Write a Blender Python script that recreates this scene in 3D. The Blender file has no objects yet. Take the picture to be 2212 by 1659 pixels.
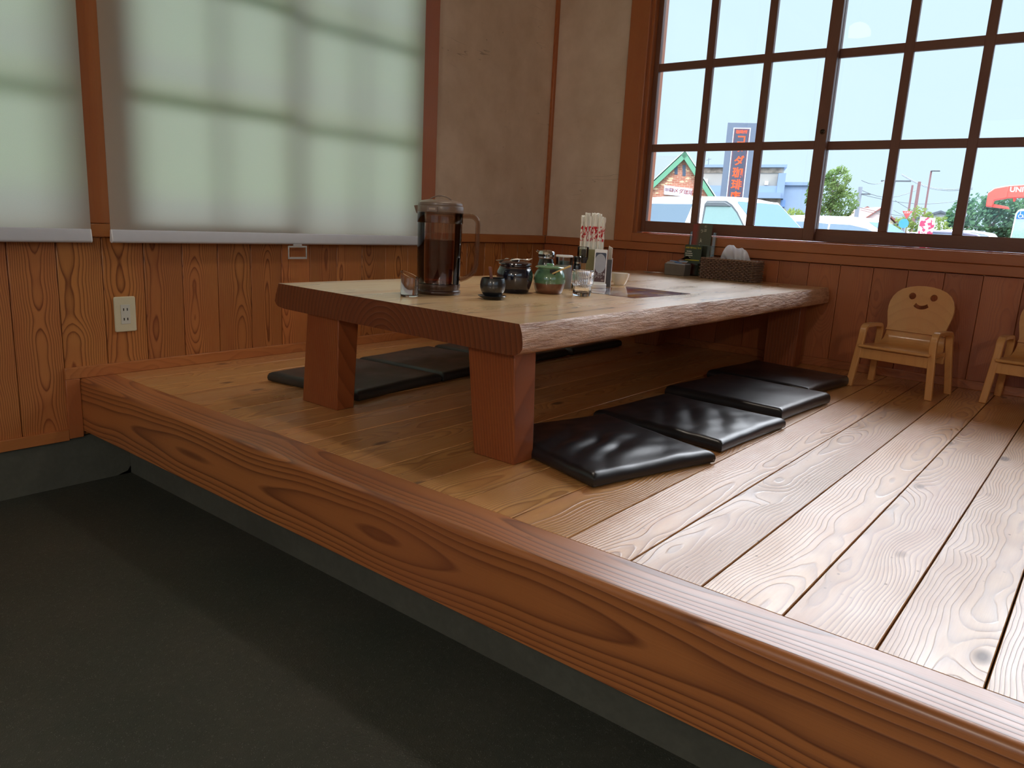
import bpy, bmesh, math, random
from mathutils import Vector, Matrix, noise
R = math.radians
PI = math.pi
random.seed(7)
sc = bpy.context.scene
C = sc.collection

# ------------------------------------------------------------------ camera, sky, sun, exposure
CAM = Vector((2.63878, -3.55384, 0.58385))
YAW, PITCH, ROLL = 0.671146, -0.214082, 0.051349
fw = Vector((-math.sin(YAW) * math.cos(PITCH), math.cos(YAW) * math.cos(PITCH), math.sin(PITCH)))
rt = fw.cross(Vector((0, 0, 1))).normalized()
up = rt.cross(fw)
rt2 = rt * math.cos(ROLL) + up * math.sin(ROLL)
up2 = -rt * math.sin(ROLL) + up * math.cos(ROLL)
cam = bpy.data.cameras.new('camera')
camo = bpy.data.objects.new('camera', cam)
C.objects.link(camo)
camo.matrix_world = Matrix(((rt2.x, up2.x, -fw.x, CAM.x), (rt2.y, up2.y, -fw.y, CAM.y), (rt2.z, up2.z, -fw.z, CAM.z), (0, 0, 0, 1)))
cam.sensor_width = 36
cam.sensor_fit = 'HORIZONTAL'
cam.lens = 1629.53 / 2212 * 36
cam.clip_start = 0.05
cam.clip_end = 600
sc.camera = camo
sc.view_settings.view_transform = 'Standard'
sc.view_settings.look = 'None'
sc.view_settings.gamma = 1
sc.view_settings.exposure = 0.65
sc.view_settings.use_curve_mapping = False
sc.cycles.max_bounces = 10
sc.cycles.diffuse_bounces = 5
sc.cycles.transparent_max_bounces = 16
sc.cycles.caustics_reflective = False
sc.cycles.sample_clamp_indirect = 6

w = bpy.data.worlds.new('sky')
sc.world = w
w.use_nodes = True
wt = w.node_tree
wt.nodes.clear()
wo = wt.nodes.new('ShaderNodeOutputWorld')
wb = wt.nodes.new('ShaderNodeBackground')
wr = wt.nodes.new('ShaderNodeValToRGB')
wc = wt.nodes.new('ShaderNodeTexCoord')
ws = wt.nodes.new('ShaderNodeSeparateXYZ')
wt.links.new(wc.outputs['Generated'], ws.inputs[0])
wt.links.new(ws.outputs[2], wr.inputs[0])
wt.links.new(wr.outputs[0], wb.inputs[0])
wt.links.new(wb.outputs[0], wo.inputs[0])
e = wr.color_ramp.elements
e[0].position = 0.27
e[0].color = (.58, .77, .95, 1)
e[1].position = 0.45
e[1].color = (.84, .88, .94, 1)
# hazy bright sky: pale near the horizon, brighter overhead, plus an unseen bright patch added to light the room
def wmap(v, lo, hi, a, b):
    n = wt.nodes.new('ShaderNodeMapRange')
    n.interpolation_type = 'SMOOTHSTEP'
    wt.links.new(v, n.inputs[0])
    for i_, v_ in enumerate((lo, hi, a, b)): n.inputs[i_ + 1].default_value = v_
    return n.outputs[0]
def wmath(op, a, b):
    n = wt.nodes.new('ShaderNodeMath')
    n.operation = op
    for i_, v_ in enumerate((a, b)):
        if isinstance(v_, float): n.inputs[i_].default_value = v_
        else: wt.links.new(v_, n.inputs[i_])
    return n.outputs[0]
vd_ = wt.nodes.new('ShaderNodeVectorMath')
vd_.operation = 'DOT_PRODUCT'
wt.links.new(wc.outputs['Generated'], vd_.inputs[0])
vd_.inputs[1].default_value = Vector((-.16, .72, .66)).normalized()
fill_patch = wmath('MULTIPLY', wmap(vd_.outputs['Value'], .55, .95, 0., 6.3), wmap(ws.outputs[2], .29, .48, 0., 1.))
wt.links.new(wmath('ADD', wmap(ws.outputs[2], .30, .60, .84, 4.6), fill_patch), wb.inputs[1])

def add_light(name, kind, loc, energy, color=(1, 1, 1), **k):
    l = bpy.data.lights.new(name, kind)
    l.energy = energy
    l.color = color
    for a, b in k.items():
        setattr(l, a, b)
    o = bpy.data.objects.new(name, l)
    o.location = loc
    C.objects.link(o)
    return o
sun = add_light('sun', 'SUN', (0, 0, 20), .9, (1, .95, .86), angle=R(.6))
sun.rotation_euler = Vector((-.45, .55, -1.15)).to_track_quat('-Z', 'Y').to_euler()

# ------------------------------------------------------------------ node helpers
class NT:
    def __init__(s, name):
        s.mat = bpy.data.materials.new(name)
        s.mat.use_nodes = True
        s.t = s.mat.node_tree
        s.t.nodes.clear()
        s.out = s.t.nodes.new('ShaderNodeOutputMaterial')
    def set(s, inp, v):
        if v is None: return
        if isinstance(v, bpy.types.NodeSocket): s.t.links.new(v, inp)
        else:
            if isinstance(v, tuple) and len(v) == 3 and inp.type == 'RGBA': v = v + (1,)
            inp.default_value = v
    def m(s, op, a, b=None, c=None, clamp=False):
        n = s.t.nodes.new('ShaderNodeMath')
        n.operation = op
        n.use_clamp = clamp
        for i, v in enumerate((a, b, c)): s.set(n.inputs[i], v)
        return n.outputs[0]
    def comb(s, x, y, z):
        n = s.t.nodes.new('ShaderNodeCombineXYZ')
        for i, v in enumerate((x, y, z)): s.set(n.inputs[i], v)
        return n.outputs[0]
    def pos(s):
        tc = s.t.nodes.new('ShaderNodeTexCoord')
        n = s.t.nodes.new('ShaderNodeSeparateXYZ')
        s.t.links.new(tc.outputs['Object'], n.inputs[0])
        s.objv = tc.outputs['Object']
        return n.outputs
    def noise(s, vec, scale=1, detail=2, rough=.5):
        n = s.t.nodes.new('ShaderNodeTexNoise')
        s.set(n.inputs['Vector'], vec)
        n.inputs['Scale'].default_value = scale
        n.inputs['Detail'].default_value = detail
        n.inputs['Roughness'].default_value = rough
        return n.outputs[0]
    def vor(s, vec, scale, feat='F1', rnd=1):
        n = s.t.nodes.new('ShaderNodeTexVoronoi')
        n.feature = feat
        s.set(n.inputs['Vector'], vec)
        n.inputs['Scale'].default_value = scale
        n.inputs['Randomness'].default_value = rnd
        return n.outputs
    def white(s, wv):
        n = s.t.nodes.new('ShaderNodeTexWhiteNoise')
        n.noise_dimensions = '1D'
        s.set(n.inputs['W'], wv)
        q = s.t.nodes.new('ShaderNodeSeparateColor')
        s.t.links.new(n.outputs['Color'], q.inputs[0])
        return q.outputs
    def mix(s, f, a, b, mode='MIX'):
        n = s.t.nodes.new('ShaderNodeMix')
        n.data_type = 'RGBA'
        n.blend_type = mode
        n.clamp_factor = True
        s.set(n.inputs[0], f)
        s.set(n.inputs[6], a)
        s.set(n.inputs[7], b)
        return n.outputs[2]
    def ramp(s, v, lo, hi, a=0., b=1.):
        n = s.t.nodes.new('ShaderNodeMapRange')
        for i, q in enumerate((v, lo, hi, a, b)): s.set(n.inputs[i], q)
        return n.outputs[0]
    def bump(s, h, strength=.3, dist=.002):
        n = s.t.nodes.new('ShaderNodeBump')
        n.inputs['Strength'].default_value = strength
        n.inputs['Distance'].default_value = dist
        s.set(n.inputs['Height'], h)
        return n.outputs[0]
    def bsdf(s, col, rough=.5, metal=0., coat=0., coatr=.1, spec=.5, normal=None, **k):
        n = s.t.nodes.new('ShaderNodeBsdfPrincipled')
        s.set(n.inputs['Base Color'], col)
        s.set(n.inputs['Roughness'], rough)
        s.set(n.inputs['Metallic'], metal)
        s.set(n.inputs['Coat Weight'], coat)
        s.set(n.inputs['Coat Roughness'], coatr)
        s.set(n.inputs['Specular IOR Level'], spec)
        if normal is not None:
            s.set(n.inputs['Normal'], normal)
        for a, b in k.items(): s.set(n.inputs[a.replace('_', ' ')], b)
        s.t.links.new(n.outputs[0], s.out.inputs[0])
        return n

def srgb(r, g, b):
    f = lambda v: (v / 255 / 12.92) if v / 255 <= .04045 else ((v / 255 + .055) / 1.055) ** 2.4
    return (f(r), f(g), f(b))

def plain(name, col, rough=.5, metal=0., coat=0., spec=.5, var=.06, nscale=30., bump=0., **k):
    n = NT(name)
    n.pos()
    f = n.noise(n.objv, nscale, 3)
    c2 = tuple(max(0, c * (1 - var * 3)) for c in col)
    c = n.mix(n.ramp(f, .3, .7), col, c2)
    nm = n.bump(f, bump, .002) if bump else None
    n.bsdf(c, rough, metal, coat, spec=spec, normal=nm, **k)
    return n.mat

def wood(name, ax, light, dark, bw=None, off=0., freq=170., rough=.38, coat=.25, coatr=.12, depth=.035, dvar=.05,
         bump=.15, knots=0., tint=.2, sharp=3., grain=.55, wob=.06, wear=0., spec=.5, cracks=0., edge=False, perobj=False, knotcol=None, flat=1., lsc=1., hue=.003, coatior=1.5, dn=.16):
    n = NT(name)
    P = n.pos()
    a, l, d = P[ax[0]], P[ax[1]], P[ax[2]]
    if lsc != 1.: l = n.m('MULTIPLY', l, lsc)
    if bw:
        t = n.m('DIVIDE', n.m('SUBTRACT', a, off), bw)
        i = n.m('FLOOR', t)
        al = n.m('MULTIPLY', n.m('SUBTRACT', n.m('SUBTRACT', t, i), .5), bw)
        i7 = n.m('MULTIPLY', i, 7.31)
        rnd = n.white(i7)
        r1, r2, r3 = rnd[0], rnd[1], rnd[2]
    else:
        al, i7, r1, r2, r3 = (n.m('SUBTRACT', a, off) if off else a), 3.7, .5, .3, .5
        if perobj:
            oi = n.t.nodes.new('ShaderNodeObjectInfo')
            i7 = n.m('MULTIPLY', oi.outputs['Random'], 53.)
            rnd = n.white(i7)
            r1, r2, r3 = rnd[0], rnd[1], rnd[2]
    wv = n.noise(n.comb(n.m('MULTIPLY', l, 1.6), i7, 0.), 1, 3, .55)
    wv2 = n.noise(n.comb(n.m('MULTIPLY', l, 1.1), n.m('ADD', i7, 31.), 5.), 1, 3, .6)
    px = n.m('ADD', n.m('MULTIPLY', n.m('SUBTRACT', r1, .5), .11), n.m('MULTIPLY', n.m('SUBTRACT', wv, .5), wob))
    dd = n.m('ADD', n.m('ADD', depth, n.m('MULTIPLY', r2, dvar)), n.m('ADD', n.m('MULTIPLY', n.m('SUBTRACT', wv2, .5), dn), n.m('MULTIPLY', d, flat)))
    ax2 = n.m('SUBTRACT', al, px)
    rr = n.m('SQRT', n.m('ADD', n.m('MULTIPLY', ax2, ax2), n.m('MULTIPLY', dd, dd)))
    fine = n.noise(n.comb(n.m('MULTIPLY', al, 22.), n.m('MULTIPLY', l, 5.), i7), 1, 3, .5)
    rr = n.m('ADD', rr, n.m('MULTIPLY', fine, .0045))
    km = None
    if knots > 0:
        kv = n.comb(n.m('MULTIPLY', al, 7.), n.m('MULTIPLY', l, 3.2), n.m('MULTIPLY', i7, 3.))
        kd = n.vor(kv, 1.)[0]
        rr = n.m('ADD', rr, n.m('MULTIPLY', n.m('POWER', 2.718, n.m('MULTIPLY', n.m('MULTIPLY', kd, kd), -14.)), .022))
        kn = n.m('ADD', kd, n.m('MULTIPLY', n.m('SUBTRACT', fine, .5), .06))
        km = n.ramp(kn, .035 * knots, .075 * knots, 1., 0.)
    ph = n.m('MULTIPLY', rr, freq)
    fr_ = n.m('FRACT', ph)
    late = n.m('POWER', fr_, sharp)
    soft = n.ramp(fr_, 0., .12)
    late = n.m('MULTIPLY', n.m('ADD', late, n.m('SUBTRACT', 1., soft)), 1., clamp=True)
    fib = n.noise(n.comb(n.m('MULTIPLY', al, 420.), n.m('MULTIPLY', l, 9.), n.m('MULTIPLY', d, 420.)), 1, 2, .6)
    big = n.noise(n.comb(n.m('MULTIPLY', al, 9.), n.m('MULTIPLY', l, 2.2), i7), 1, 4, .6)
    f = n.m('ADD', n.m('MULTIPLY', late, grain), n.m('MULTIPLY', n.m('SUBTRACT', fib, .5), .35), clamp=True)
    col = n.mix(f, light, dark)
    mid = tuple((p + q) / 2 * s for p, q, s in zip(light, dark, (1.1, .8, .65)))
    col = n.mix(n.ramp(big, .45, .75, 0., .55), col, mid)
    hs = n.t.nodes.new('ShaderNodeHueSaturation')
    n.set(hs.inputs['Value'], n.ramp(r3, 0., 1., 1 - tint, 1 + tint))
    n.set(hs.inputs['Hue'], n.ramp(r2, 0., 1., .5 - hue, .5 + hue))
    n.set(hs.inputs['Color'], col)
    col = hs.outputs[0]
    h = n.m('ADD', n.m('MULTIPLY', late, 1. if not edge else .3), n.m('MULTIPLY', fib, .35))
    if km is not None:
        col = n.mix(n.m('MULTIPLY', km, .85), col, knotcol or tuple(c * .35 for c in dark))
        h = n.m('SUBTRACT', h, km)
    rg = n.ramp(big, .3, .7, rough * .85, rough * 1.25)
    if km is not None: rg = n.m('ADD', rg, n.m('MULTIPLY', km, .3))
    if wear:
        wn = n.noise(n.comb(n.m('MULTIPLY', a, 5.), n.m('MULTIPLY', l, 2.), 3.), 1, 6, .65)
        dirt = n.vor(n.comb(n.m('MULTIPLY', a, 30.), n.m('MULTIPLY', l, 22.), 1.), 1.)[0]
        dm = n.m('MULTIPLY', n.ramp(dirt, .10, .04), n.ramp(wn, .45, .6))
        col = n.mix(n.m('MULTIPLY', dm, wear), col, tuple(c * .3 for c in dark))
        col = n.mix(n.ramp(wn, .5, .72, 0., .35 * wear), col, tuple(c * .7 + .05 for c in light))
        rg = n.m('ADD', n.m('ADD', rg, n.ramp(wn, .4, .7, -.05, .14)), n.m('MULTIPLY', dm, .3))
    if cracks:
        cv = n.noise(n.comb(n.m('MULTIPLY', a, 16.), n.m('MULTIPLY', l, 2.2), 9.), 1, 3, .5)
        cm = n.m('MULTIPLY', n.ramp(n.m('ABSOLUTE', n.m('SUBTRACT', cv, .5)), .004, .010, 1., 0.), n.ramp(big, .50, .58))
        col = n.mix(n.m('MULTIPLY', cm, cracks), col, (.02, .014, .01))
    if edge:
        ev = n.noise(n.comb(n.m('MULTIPLY', a, 40.), n.m('MULTIPLY', l, 11.), n.m('MULTIPLY', d, 75.)), 1, 6, .65)
        ev2 = n.noise(n.comb(n.m('MULTIPLY', a, 5.), n.m('MULTIPLY', l, 3.), n.m('MULTIPLY', d, 9.)), 1, 3, .5)
        col = n.mix(n.ramp(ev, .38, .55, .8, 0.), col, dark)
        col = n.mix(n.ramp(ev2, .4, .65, 0., .5), col, tuple(min(1, c * 1.25) for c in light))
        h = n.m('ADD', n.m('MULTIPLY', h, .2), n.m('MULTIPLY', ev, 6.))
    n.bsdf(col, rg, 0., coat, coatr, spec, n.bump(h, bump, .003 if edge else .0012), Coat_IOR=coatior)
    return n.mat

def pane_mat(name, tint=(1, 1, 1), refl=1., rough=0.):
    n = NT(name)
    t = n.t.nodes.new('ShaderNodeBsdfTransparent')
    t.inputs[0].default_value = (*tint, 1)
    g = n.t.nodes.new('ShaderNodeBsdfGlossy')
    g.inputs['Roughness'].default_value = rough
    fz = n.t.nodes.new('ShaderNodeFresnel')
    fz.inputs[0].default_value = 1.45
    mx = n.t.nodes.new('ShaderNodeMixShader')
    n.t.links.new(n.m('MULTIPLY', fz.outputs[0], refl), mx.inputs[0])
    n.t.links.new(t.outputs[0], mx.inputs[1])
    n.t.links.new(g.outputs[0], mx.inputs[2])
    n.t.links.new(mx.outputs[0], n.out.inputs[0])
    return n.mat

def glass_mat(name, col=(1, 1, 1), ior=1.45, rough=0.):
    n = NT(name)
    n.bsdf(col, rough, spec=.5, Transmission_Weight=1., IOR=ior)
    return n.mat

# ------------------------------------------------------------------ mesh helpers
class MB:
    def __init__(s):
        s.v, s.f, s.mi = [], [], []
    def add(s, vs, fs, mi=0):
        k = len(s.v)
        s.v += [tuple(q) for q in vs]
        s.f += [tuple(i + k for i in f) for f in fs]
        s.mi += [mi] * len(fs)
        return s
    def box(s, lo, hi, mi=0, M=None):
        x0, y0, z0 = lo
        x1, y1, z1 = hi
        vs = [Vector(q) for q in ((x0, y0, z0), (x1, y0, z0), (x1, y1, z0), (x0, y1, z0), (x0, y0, z1), (x1, y0, z1), (x1, y1, z1), (x0, y1, z1))]
        if M: vs = [M @ q for q in vs]
        return s.add(vs, [(0, 3, 2, 1), (4, 5, 6, 7), (0, 1, 5, 4), (1, 2, 6, 5), (2, 3, 7, 6), (3, 0, 4, 7)], mi)
    def hexa(s, vs, mi=0):
        return s.add(vs, [(0, 3, 2, 1), (4, 5, 6, 7), (0, 1, 5, 4), (1, 2, 6, 5), (2, 3, 7, 6), (3, 0, 4, 7)], mi)
    def lathe(s, prof, n=48, c=(0, 0, 0), mi=0, closed=False, rf=None):
        vs, fs = [], []
        m = len(prof)
        for j in range(n):
            th = 2 * PI * j / n
            for i, (r, z) in enumerate(prof):
                q = r * (rf(th, i, z) if rf else 1)
                vs.append((c[0] + q * math.cos(th), c[1] + q * math.sin(th), c[2] + z))
        for j in range(n):
            k = (j + 1) % n
            for i in range(m - 1 + (1 if closed else 0)):
                i2 = (i + 1) % m
                fs.append((j * m + i, k * m + i, k * m + i2, j * m + i2))
        return s.add(vs, fs, mi)
    def tube(s, pts, r, n=8, mi=0, closed=False, flat=1.):
        pts = [Vector(p) for p in pts]
        N = len(pts)
        vs, fs = [], []
        prev = None
        for i, p in enumerate(pts):
            a = pts[i - 1] if (i > 0 or closed) else p
            b = pts[(i + 1) % N] if (i < N - 1 or closed) else p
            t = (b - a).normalized()
            if prev is None:
                u = t.orthogonal().normalized()
            else:
                u = (prev - t * prev.dot(t)).normalized()
            prev = u
            v = t.cross(u)
            rr = r[i] if isinstance(r, (list, tuple)) else r
            for j in range(n):
                th = 2 * PI * j / n
                vs.append(p + (u * math.cos(th) + v * math.sin(th) * flat) * rr)
        for i in range(N - (0 if closed else 1)):
            k = (i + 1) % N
            for j in range(n):
                j2 = (j + 1) % n
                fs.append((i * n + j, i * n + j2, k * n + j2, k * n + j))
        if not closed:
            fs.append(tuple(range(n - 1, -1, -1)))
            fs.append(tuple((N - 1) * n + j for j in range(n)))
        return s.add(vs, fs, mi)
    def strip(s, pts, width_vec, thick, mi=0, normals=None):
        # rectangular-section sweep: pts is the centre line, width_vec its constant width direction
        pts = [Vector(p) for p in pts]
        wv = Vector(width_vec)
        N = len(pts)
        vs, fs = [], []
        for i, p in enumerate(pts):
            a = pts[max(i - 1, 0)]
            b = pts[min(i + 1, N - 1)]
            t = (b - a).normalized()
            nn = t.cross(wv.normalized()).normalized() * (thick / 2)
            vs += [p - wv / 2 - nn, p + wv / 2 - nn, p + wv / 2 + nn, p - wv / 2 + nn]
        for i in range(N - 1):
            for j in range(4):
                fs.append((i * 4 + j, i * 4 + (j + 1) % 4, (i + 1) * 4 + (j + 1) % 4, (i + 1) * 4 + j))
        fs.append((3, 2, 1, 0))
        fs.append(tuple((N - 1) * 4 + j for j in range(4)))
        return s.add(vs, fs, mi)
    def prism(s, poly, h0, h1, M=None, mi=0):
        # poly in local xy, extruded along local z
        n = len(poly)
        vs = [Vector((x, y, h0)) for x, y in poly] + [Vector((x, y, h1)) for x, y in poly]
        if M: vs = [M @ q for q in vs]
        fs = [tuple(range(n - 1, -1, -1)), tuple(range(n, 2 * n))] + [(i, (i + 1) % n, n + (i + 1) % n, n + i) for i in range(n)]
        return s.add(vs, fs, mi)
    def build(s, name, mats, parent=None, smooth=False, bevel=0., seg=2, loc=None, rotz=0., ang=.6, fix=True):
        me = bpy.data.meshes.new(name)
        me.from_pydata(s.v, [], s.f)
        if not isinstance(mats, (list, tuple)): mats = [mats]
        for q in mats: me.materials.append(q)
        if len(mats) > 1:
            for p, q in zip(me.polygons, s.mi): p.material_index = q
        if fix:
            b = bmesh.new()
            b.from_mesh(me)
            bmesh.ops.recalc_face_normals(b, faces=b.faces)
            b.to_mesh(me)
            b.free()
        if smooth:
            me.shade_smooth()
            me.set_sharp_from_angle(angle=ang)
        o = bpy.data.objects.new(name, me)
        C.objects.link(o)
        if loc: o.location = loc
        o.rotation_euler.z = rotz
        if parent: o.parent = parent
        if bevel:
            m = o.modifiers.new('bevel', 'BEVEL')
            m.width = bevel
            m.segments = seg
            m.limit_method = 'ANGLE'
            m.angle_limit = R(40)
            if not smooth:
                me.shade_smooth()
                me.set_sharp_from_angle(angle=.6)
                m.harden_normals = False
        return o

def tag(o, label, cat, group=None, kind=None):
    o['label'] = label
    o['category'] = cat
    if group: o['group'] = group
    if kind: o['kind'] = kind
    return o
def thing(name, label, cat, loc=(0, 0, 0), rotz=0., group=None):
    o = bpy.data.objects.new(name, None)
    o.empty_display_size = .05
    C.objects.link(o)
    o.location = loc
    o.rotation_euler = (0, 0, rotz)
    return tag(o, label, cat, group)
def struct(o):
    o['kind'] = 'structure'
    return o
def copy_tree(o, parent=None):
    c = o.copy()
    C.objects.link(c)
    c.parent = parent
    for ch in o.children: copy_tree(ch, c)
    return c
def basis(origin, right, upv=(0, 0, 1)):
    r = Vector(right).normalized()
    u = Vector(upv)
    u = (u - r * u.dot(r)).normalized()
    n = r.cross(u)
    o = Vector(origin)
    return Matrix(((r.x, u.x, n.x, o.x), (r.y, u.y, n.y, o.y), (r.z, u.z, n.z, o.z), (0, 0, 0, 1)))
def text(s, size, mat, M, parent, name='lettering', extrude=.0004, bold=0., line=1., alx='CENTER'):
    cu = bpy.data.curves.new('t', 'FONT')
    cu.body = s
    cu.size = size
    cu.align_x = alx
    cu.align_y = 'CENTER'
    cu.extrude = extrude
    cu.offset = bold
    cu.space_line = line
    cu.resolution_u = 3
    t = bpy.data.objects.new('t', cu)
    C.objects.link(t)
    dg = bpy.context.evaluated_depsgraph_get()
    me = bpy.data.meshes.new_from_object(t.evaluated_get(dg))
    bpy.data.objects.remove(t)
    bpy.data.curves.remove(cu)
    me.transform(M)
    me.materials.clear()
    me.materials.append(mat)
    o = bpy.data.objects.new(name, me)
    C.objects.link(o)
    o.parent = parent
    return o
def arc(cx, cy, r, a0, a1, n):
    return [(cx + r * math.cos(R(a0 + (a1 - a0) * i / n)), cy + r * math.sin(R(a0 + (a1 - a0) * i / n))) for i in range(n + 1)]
def rrect(x0, y0, x1, y1, r, n=4):
    return arc(x1 - r, y1 - r, r, 0, 90, n) + arc(x0 + r, y1 - r, r, 90, 180, n) + arc(x0 + r, y0 + r, r, 180, 270, n) + arc(x1 - r, y0 + r, r, 270, 360, n)

# ------------------------------------------------------------------ materials
cedar_l, cedar_d = srgb(188, 122, 66), srgb(104, 50, 20)
M_panelL = wood('cedar panel left', (1, 2, 0), cedar_l, cedar_d, bw=.1375, off=-2.7186, freq=190, rough=.42, coat=.15, tint=.16, grain=.95, sharp=5, bump=.25, depth=.03, wob=.05)
M_panelB = wood('cedar panel back', (0, 2, 1), srgb(170, 98, 56), srgb(112, 54, 30), bw=.1375, off=.5445 - .1375 * 4, freq=230, rough=.4, coat=.15, tint=.12, grain=.35, sharp=3, bump=.12)
M_floor = wood('platform boards', (0, 1, 2), srgb(206, 152, 92), srgb(128, 76, 36), bw=.1367, off=1.9021 - .1367 * 14, freq=185, rough=.36, coat=.45, coatr=.27, tint=.12, grain=.62, sharp=2.5, bump=.55, knots=1.5, wear=.7, spec=.8, depth=.03, coatior=1.6, dn=.10)
M_beam = wood('step beam', (1, 0, 2), srgb(178, 112, 58), srgb(92, 42, 16), off=-2.44, freq=125, rough=.4, coat=.45, coatr=.3, grain=.8, sharp=3, bump=.4, depth=.07, wob=.10, wear=.3, spec=.8, lsc=.35, dn=.16, coatior=1.6)
M_trimX = wood('trim along x', (2, 0, 1), srgb(172, 104, 58), srgb(110, 56, 28), freq=260, rough=.4, coat=.2, grain=.35, depth=.12, wob=.04)
M_trimY = wood('trim along y', (2, 1, 0), srgb(186, 120, 66), srgb(120, 64, 30), freq=260, rough=.4, coat=.2, grain=.35, depth=.12, wob=.04)
M_trimZ = wood('trim along z', (0, 2, 1), srgb(178, 108, 60), srgb(116, 60, 30), freq=260, rough=.4, coat=.2, grain=.35, depth=.12, wob=.04)
M_sash = wood('sash timber', (0, 2, 1), srgb(118, 76, 56), srgb(76, 44, 30), freq=220, rough=.45, coat=.1, grain=.35, depth=.12)
M_sashx = wood('sash rail timber', (2, 0, 1), srgb(118, 76, 56), srgb(76, 44, 30), freq=220, rough=.45, coat=.1, grain=.35, depth=.12)
M_top = wood('table slab', (0, 1, 2), srgb(224, 190, 138), srgb(176, 126, 76), freq=110, rough=.3, coat=.8, coatr=.22, grain=.45, sharp=2, bump=.3, depth=-.25, wob=.12, cracks=.9, knots=.6, wear=.3, spec=.8, lsc=.5, coatior=1.6)
M_end = wood('table slab end', (0, 1, 2), srgb(120, 64, 32), srgb(66, 28, 12), freq=62, rough=.45, coat=.2, grain=.6, sharp=2, bump=.3, depth=-.25, wob=.12)
M_bark = wood('table live edge', (0, 1, 2), srgb(222, 178, 138), srgb(160, 104, 68), freq=120, rough=.42, coat=.35, coatr=.25, grain=.15, bump=1., depth=.1, edge=True)
M_leg = wood('table leg', (0, 2, 1), srgb(150, 84, 44), srgb(92, 42, 18), freq=120, rough=.42, coat=.2, grain=.5, sharp=2, bump=.3, depth=.15, wob=.006, wear=.2, dn=.008, flat=.3)
M_chair = wood('beech ply', (0, 2, 1), srgb(206, 152, 92), srgb(176, 120, 66), freq=90, rough=.35, coat=.4, grain=.25, bump=.05, depth=.2, tint=.0)
M_ply = plain('ply edge', srgb(150, 96, 52), .5)

def plaster():
    n = NT('plaster')
    n.pos()
    a = n.noise(n.objv, 5, 5, .6)
    b = n.noise(n.objv, 120, 3, .6)
    c = n.mix(n.ramp(a, .35, .7), srgb(222, 202, 182), srgb(204, 182, 160))
    # a few long scuff scratches
    v = n.t.nodes.new('ShaderNodeMapping')
    v.inputs['Rotation'].default_value = (.25, .25, 0)
    v.inputs['Scale'].default_value = (2.2, 2.2, 16)
    n.t.links.new(n.objv, v.inputs[0])
    s = n.noise(v.outputs[0], 1.0, 2, .4)
    s2 = n.noise(n.objv, 3.1, 2)
    sm = n.m('MULTIPLY', n.ramp(n.m('ABSOLUTE', n.m('SUBTRACT', s, .5)), .002, .005, 1., 0.), n.ramp(s2, .58, .64))
    c = n.mix(n.m('MULTIPLY', sm, .45), c, srgb(110, 88, 70))
    d = n.vor(n.objv, 9.)[0]
    c = n.mix(n.ramp(d, .035, .02, 0., .5), c, srgb(100, 80, 62))
    n.bsdf(c, .85, normal=n.bump(b, .25, .001))
    return n.mat
M_plaster = plaster()

def concrete(name, c1, c2, speck=0., rough=.7, fleck=(.3, .3, .28)):
    n = NT(name)
    n.pos()
    a = n.noise(n.objv, 3.5, 6, .65)
    b = n.noise(n.objv, 60, 4, .6)
    c = n.mix(n.ramp(a, .3, .7), c1, c2)
    c = n.mix(n.ramp(b, .3, .7, 0., .35), c, tuple(q * .5 for q in c1))
    h = b
    if speck:
        v = n.vor(n.objv, 320.)
        c = n.mix(n.m('MULTIPLY', n.ramp(v[0], .28, .12), n.m('MULTIPLY', n.ramp(n.noise(n.objv, 90, 2), .5, .62), speck)), c, fleck)
        h = n.m('ADD', b, v[0])
    n.bsdf(c, rough, normal=n.bump(h, .35, .0015))
    return n.mat
M_low = concrete('dark washed floor', srgb(56, 62, 55), srgb(72, 72, 64), speck=.9, rough=.55)
M_conc = concrete('base concrete', srgb(96, 98, 88), srgb(74, 76, 68), rough=.8)
M_cove = concrete('worn floor edge', srgb(112, 98, 82), srgb(84, 76, 66), speck=.4, rough=.7)
M_asph = concrete('asphalt', srgb(76, 78, 80), srgb(64, 66, 68), rough=.9)
M_grass = concrete('grass ground', srgb(86, 120, 60), srgb(110, 140, 70), rough=.9)
M_ceil = plain('ceiling board', srgb(196, 178, 150), .8)
M_pane = pane_mat('window glass')
M_white = plain('white paint', srgb(235, 236, 236), .4, var=.01)

def blindmat():
    n = NT('blind fabric')
    n.pos()
    wv = n.noise(n.objv, 700, 2)
    c = n.mix(n.ramp(wv, .3, .7), srgb(226, 226, 218), srgb(206, 206, 198))
    d = n.t.nodes.new('ShaderNodeBsdfDiffuse')
    t = n.t.nodes.new('ShaderNodeBsdfTranslucent')
    n.t.links.new(c, d.inputs[0])
    t.inputs[0].default_value = (*srgb(232, 240, 222), 1)
    mx = n.t.nodes.new('ShaderNodeMixShader')
    mx.inputs[0].default_value = .62
    n.t.links.new(d.outputs[0], mx.inputs[1])
    n.t.links.new(t.outputs[0], mx.inputs[2])
    n.t.links.new(mx.outputs[0], n.out.inputs[0])
    return n.mat
M_blind = blindmat()
M_hem = plain('blind hem bar', srgb(200, 203, 208), .5, var=.01)
M_clear = pane_mat('clear plastic', (.93, .95, .95), 1.3, .02)

def vinyl(name, col, rough=.33, bump=.12):
    n = NT(name)
    n.pos()
    v = n.vor(n.objv, 700.)[0]
    big = n.noise(n.objv, 9, 3)
    n.bsdf(col, n.ramp(big, .3, .7, rough * .85, rough * 1.2), spec=.5, coat=.15, coatr=.3, normal=n.bump(v, bump, .0006))
    return n.mat
M_vinyl = vinyl('black vinyl', (.012, .013, .016))
M_vinylg = vinyl('dull black vinyl', (.030, .031, .028), .42, .15)

exec_parts = []
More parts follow.
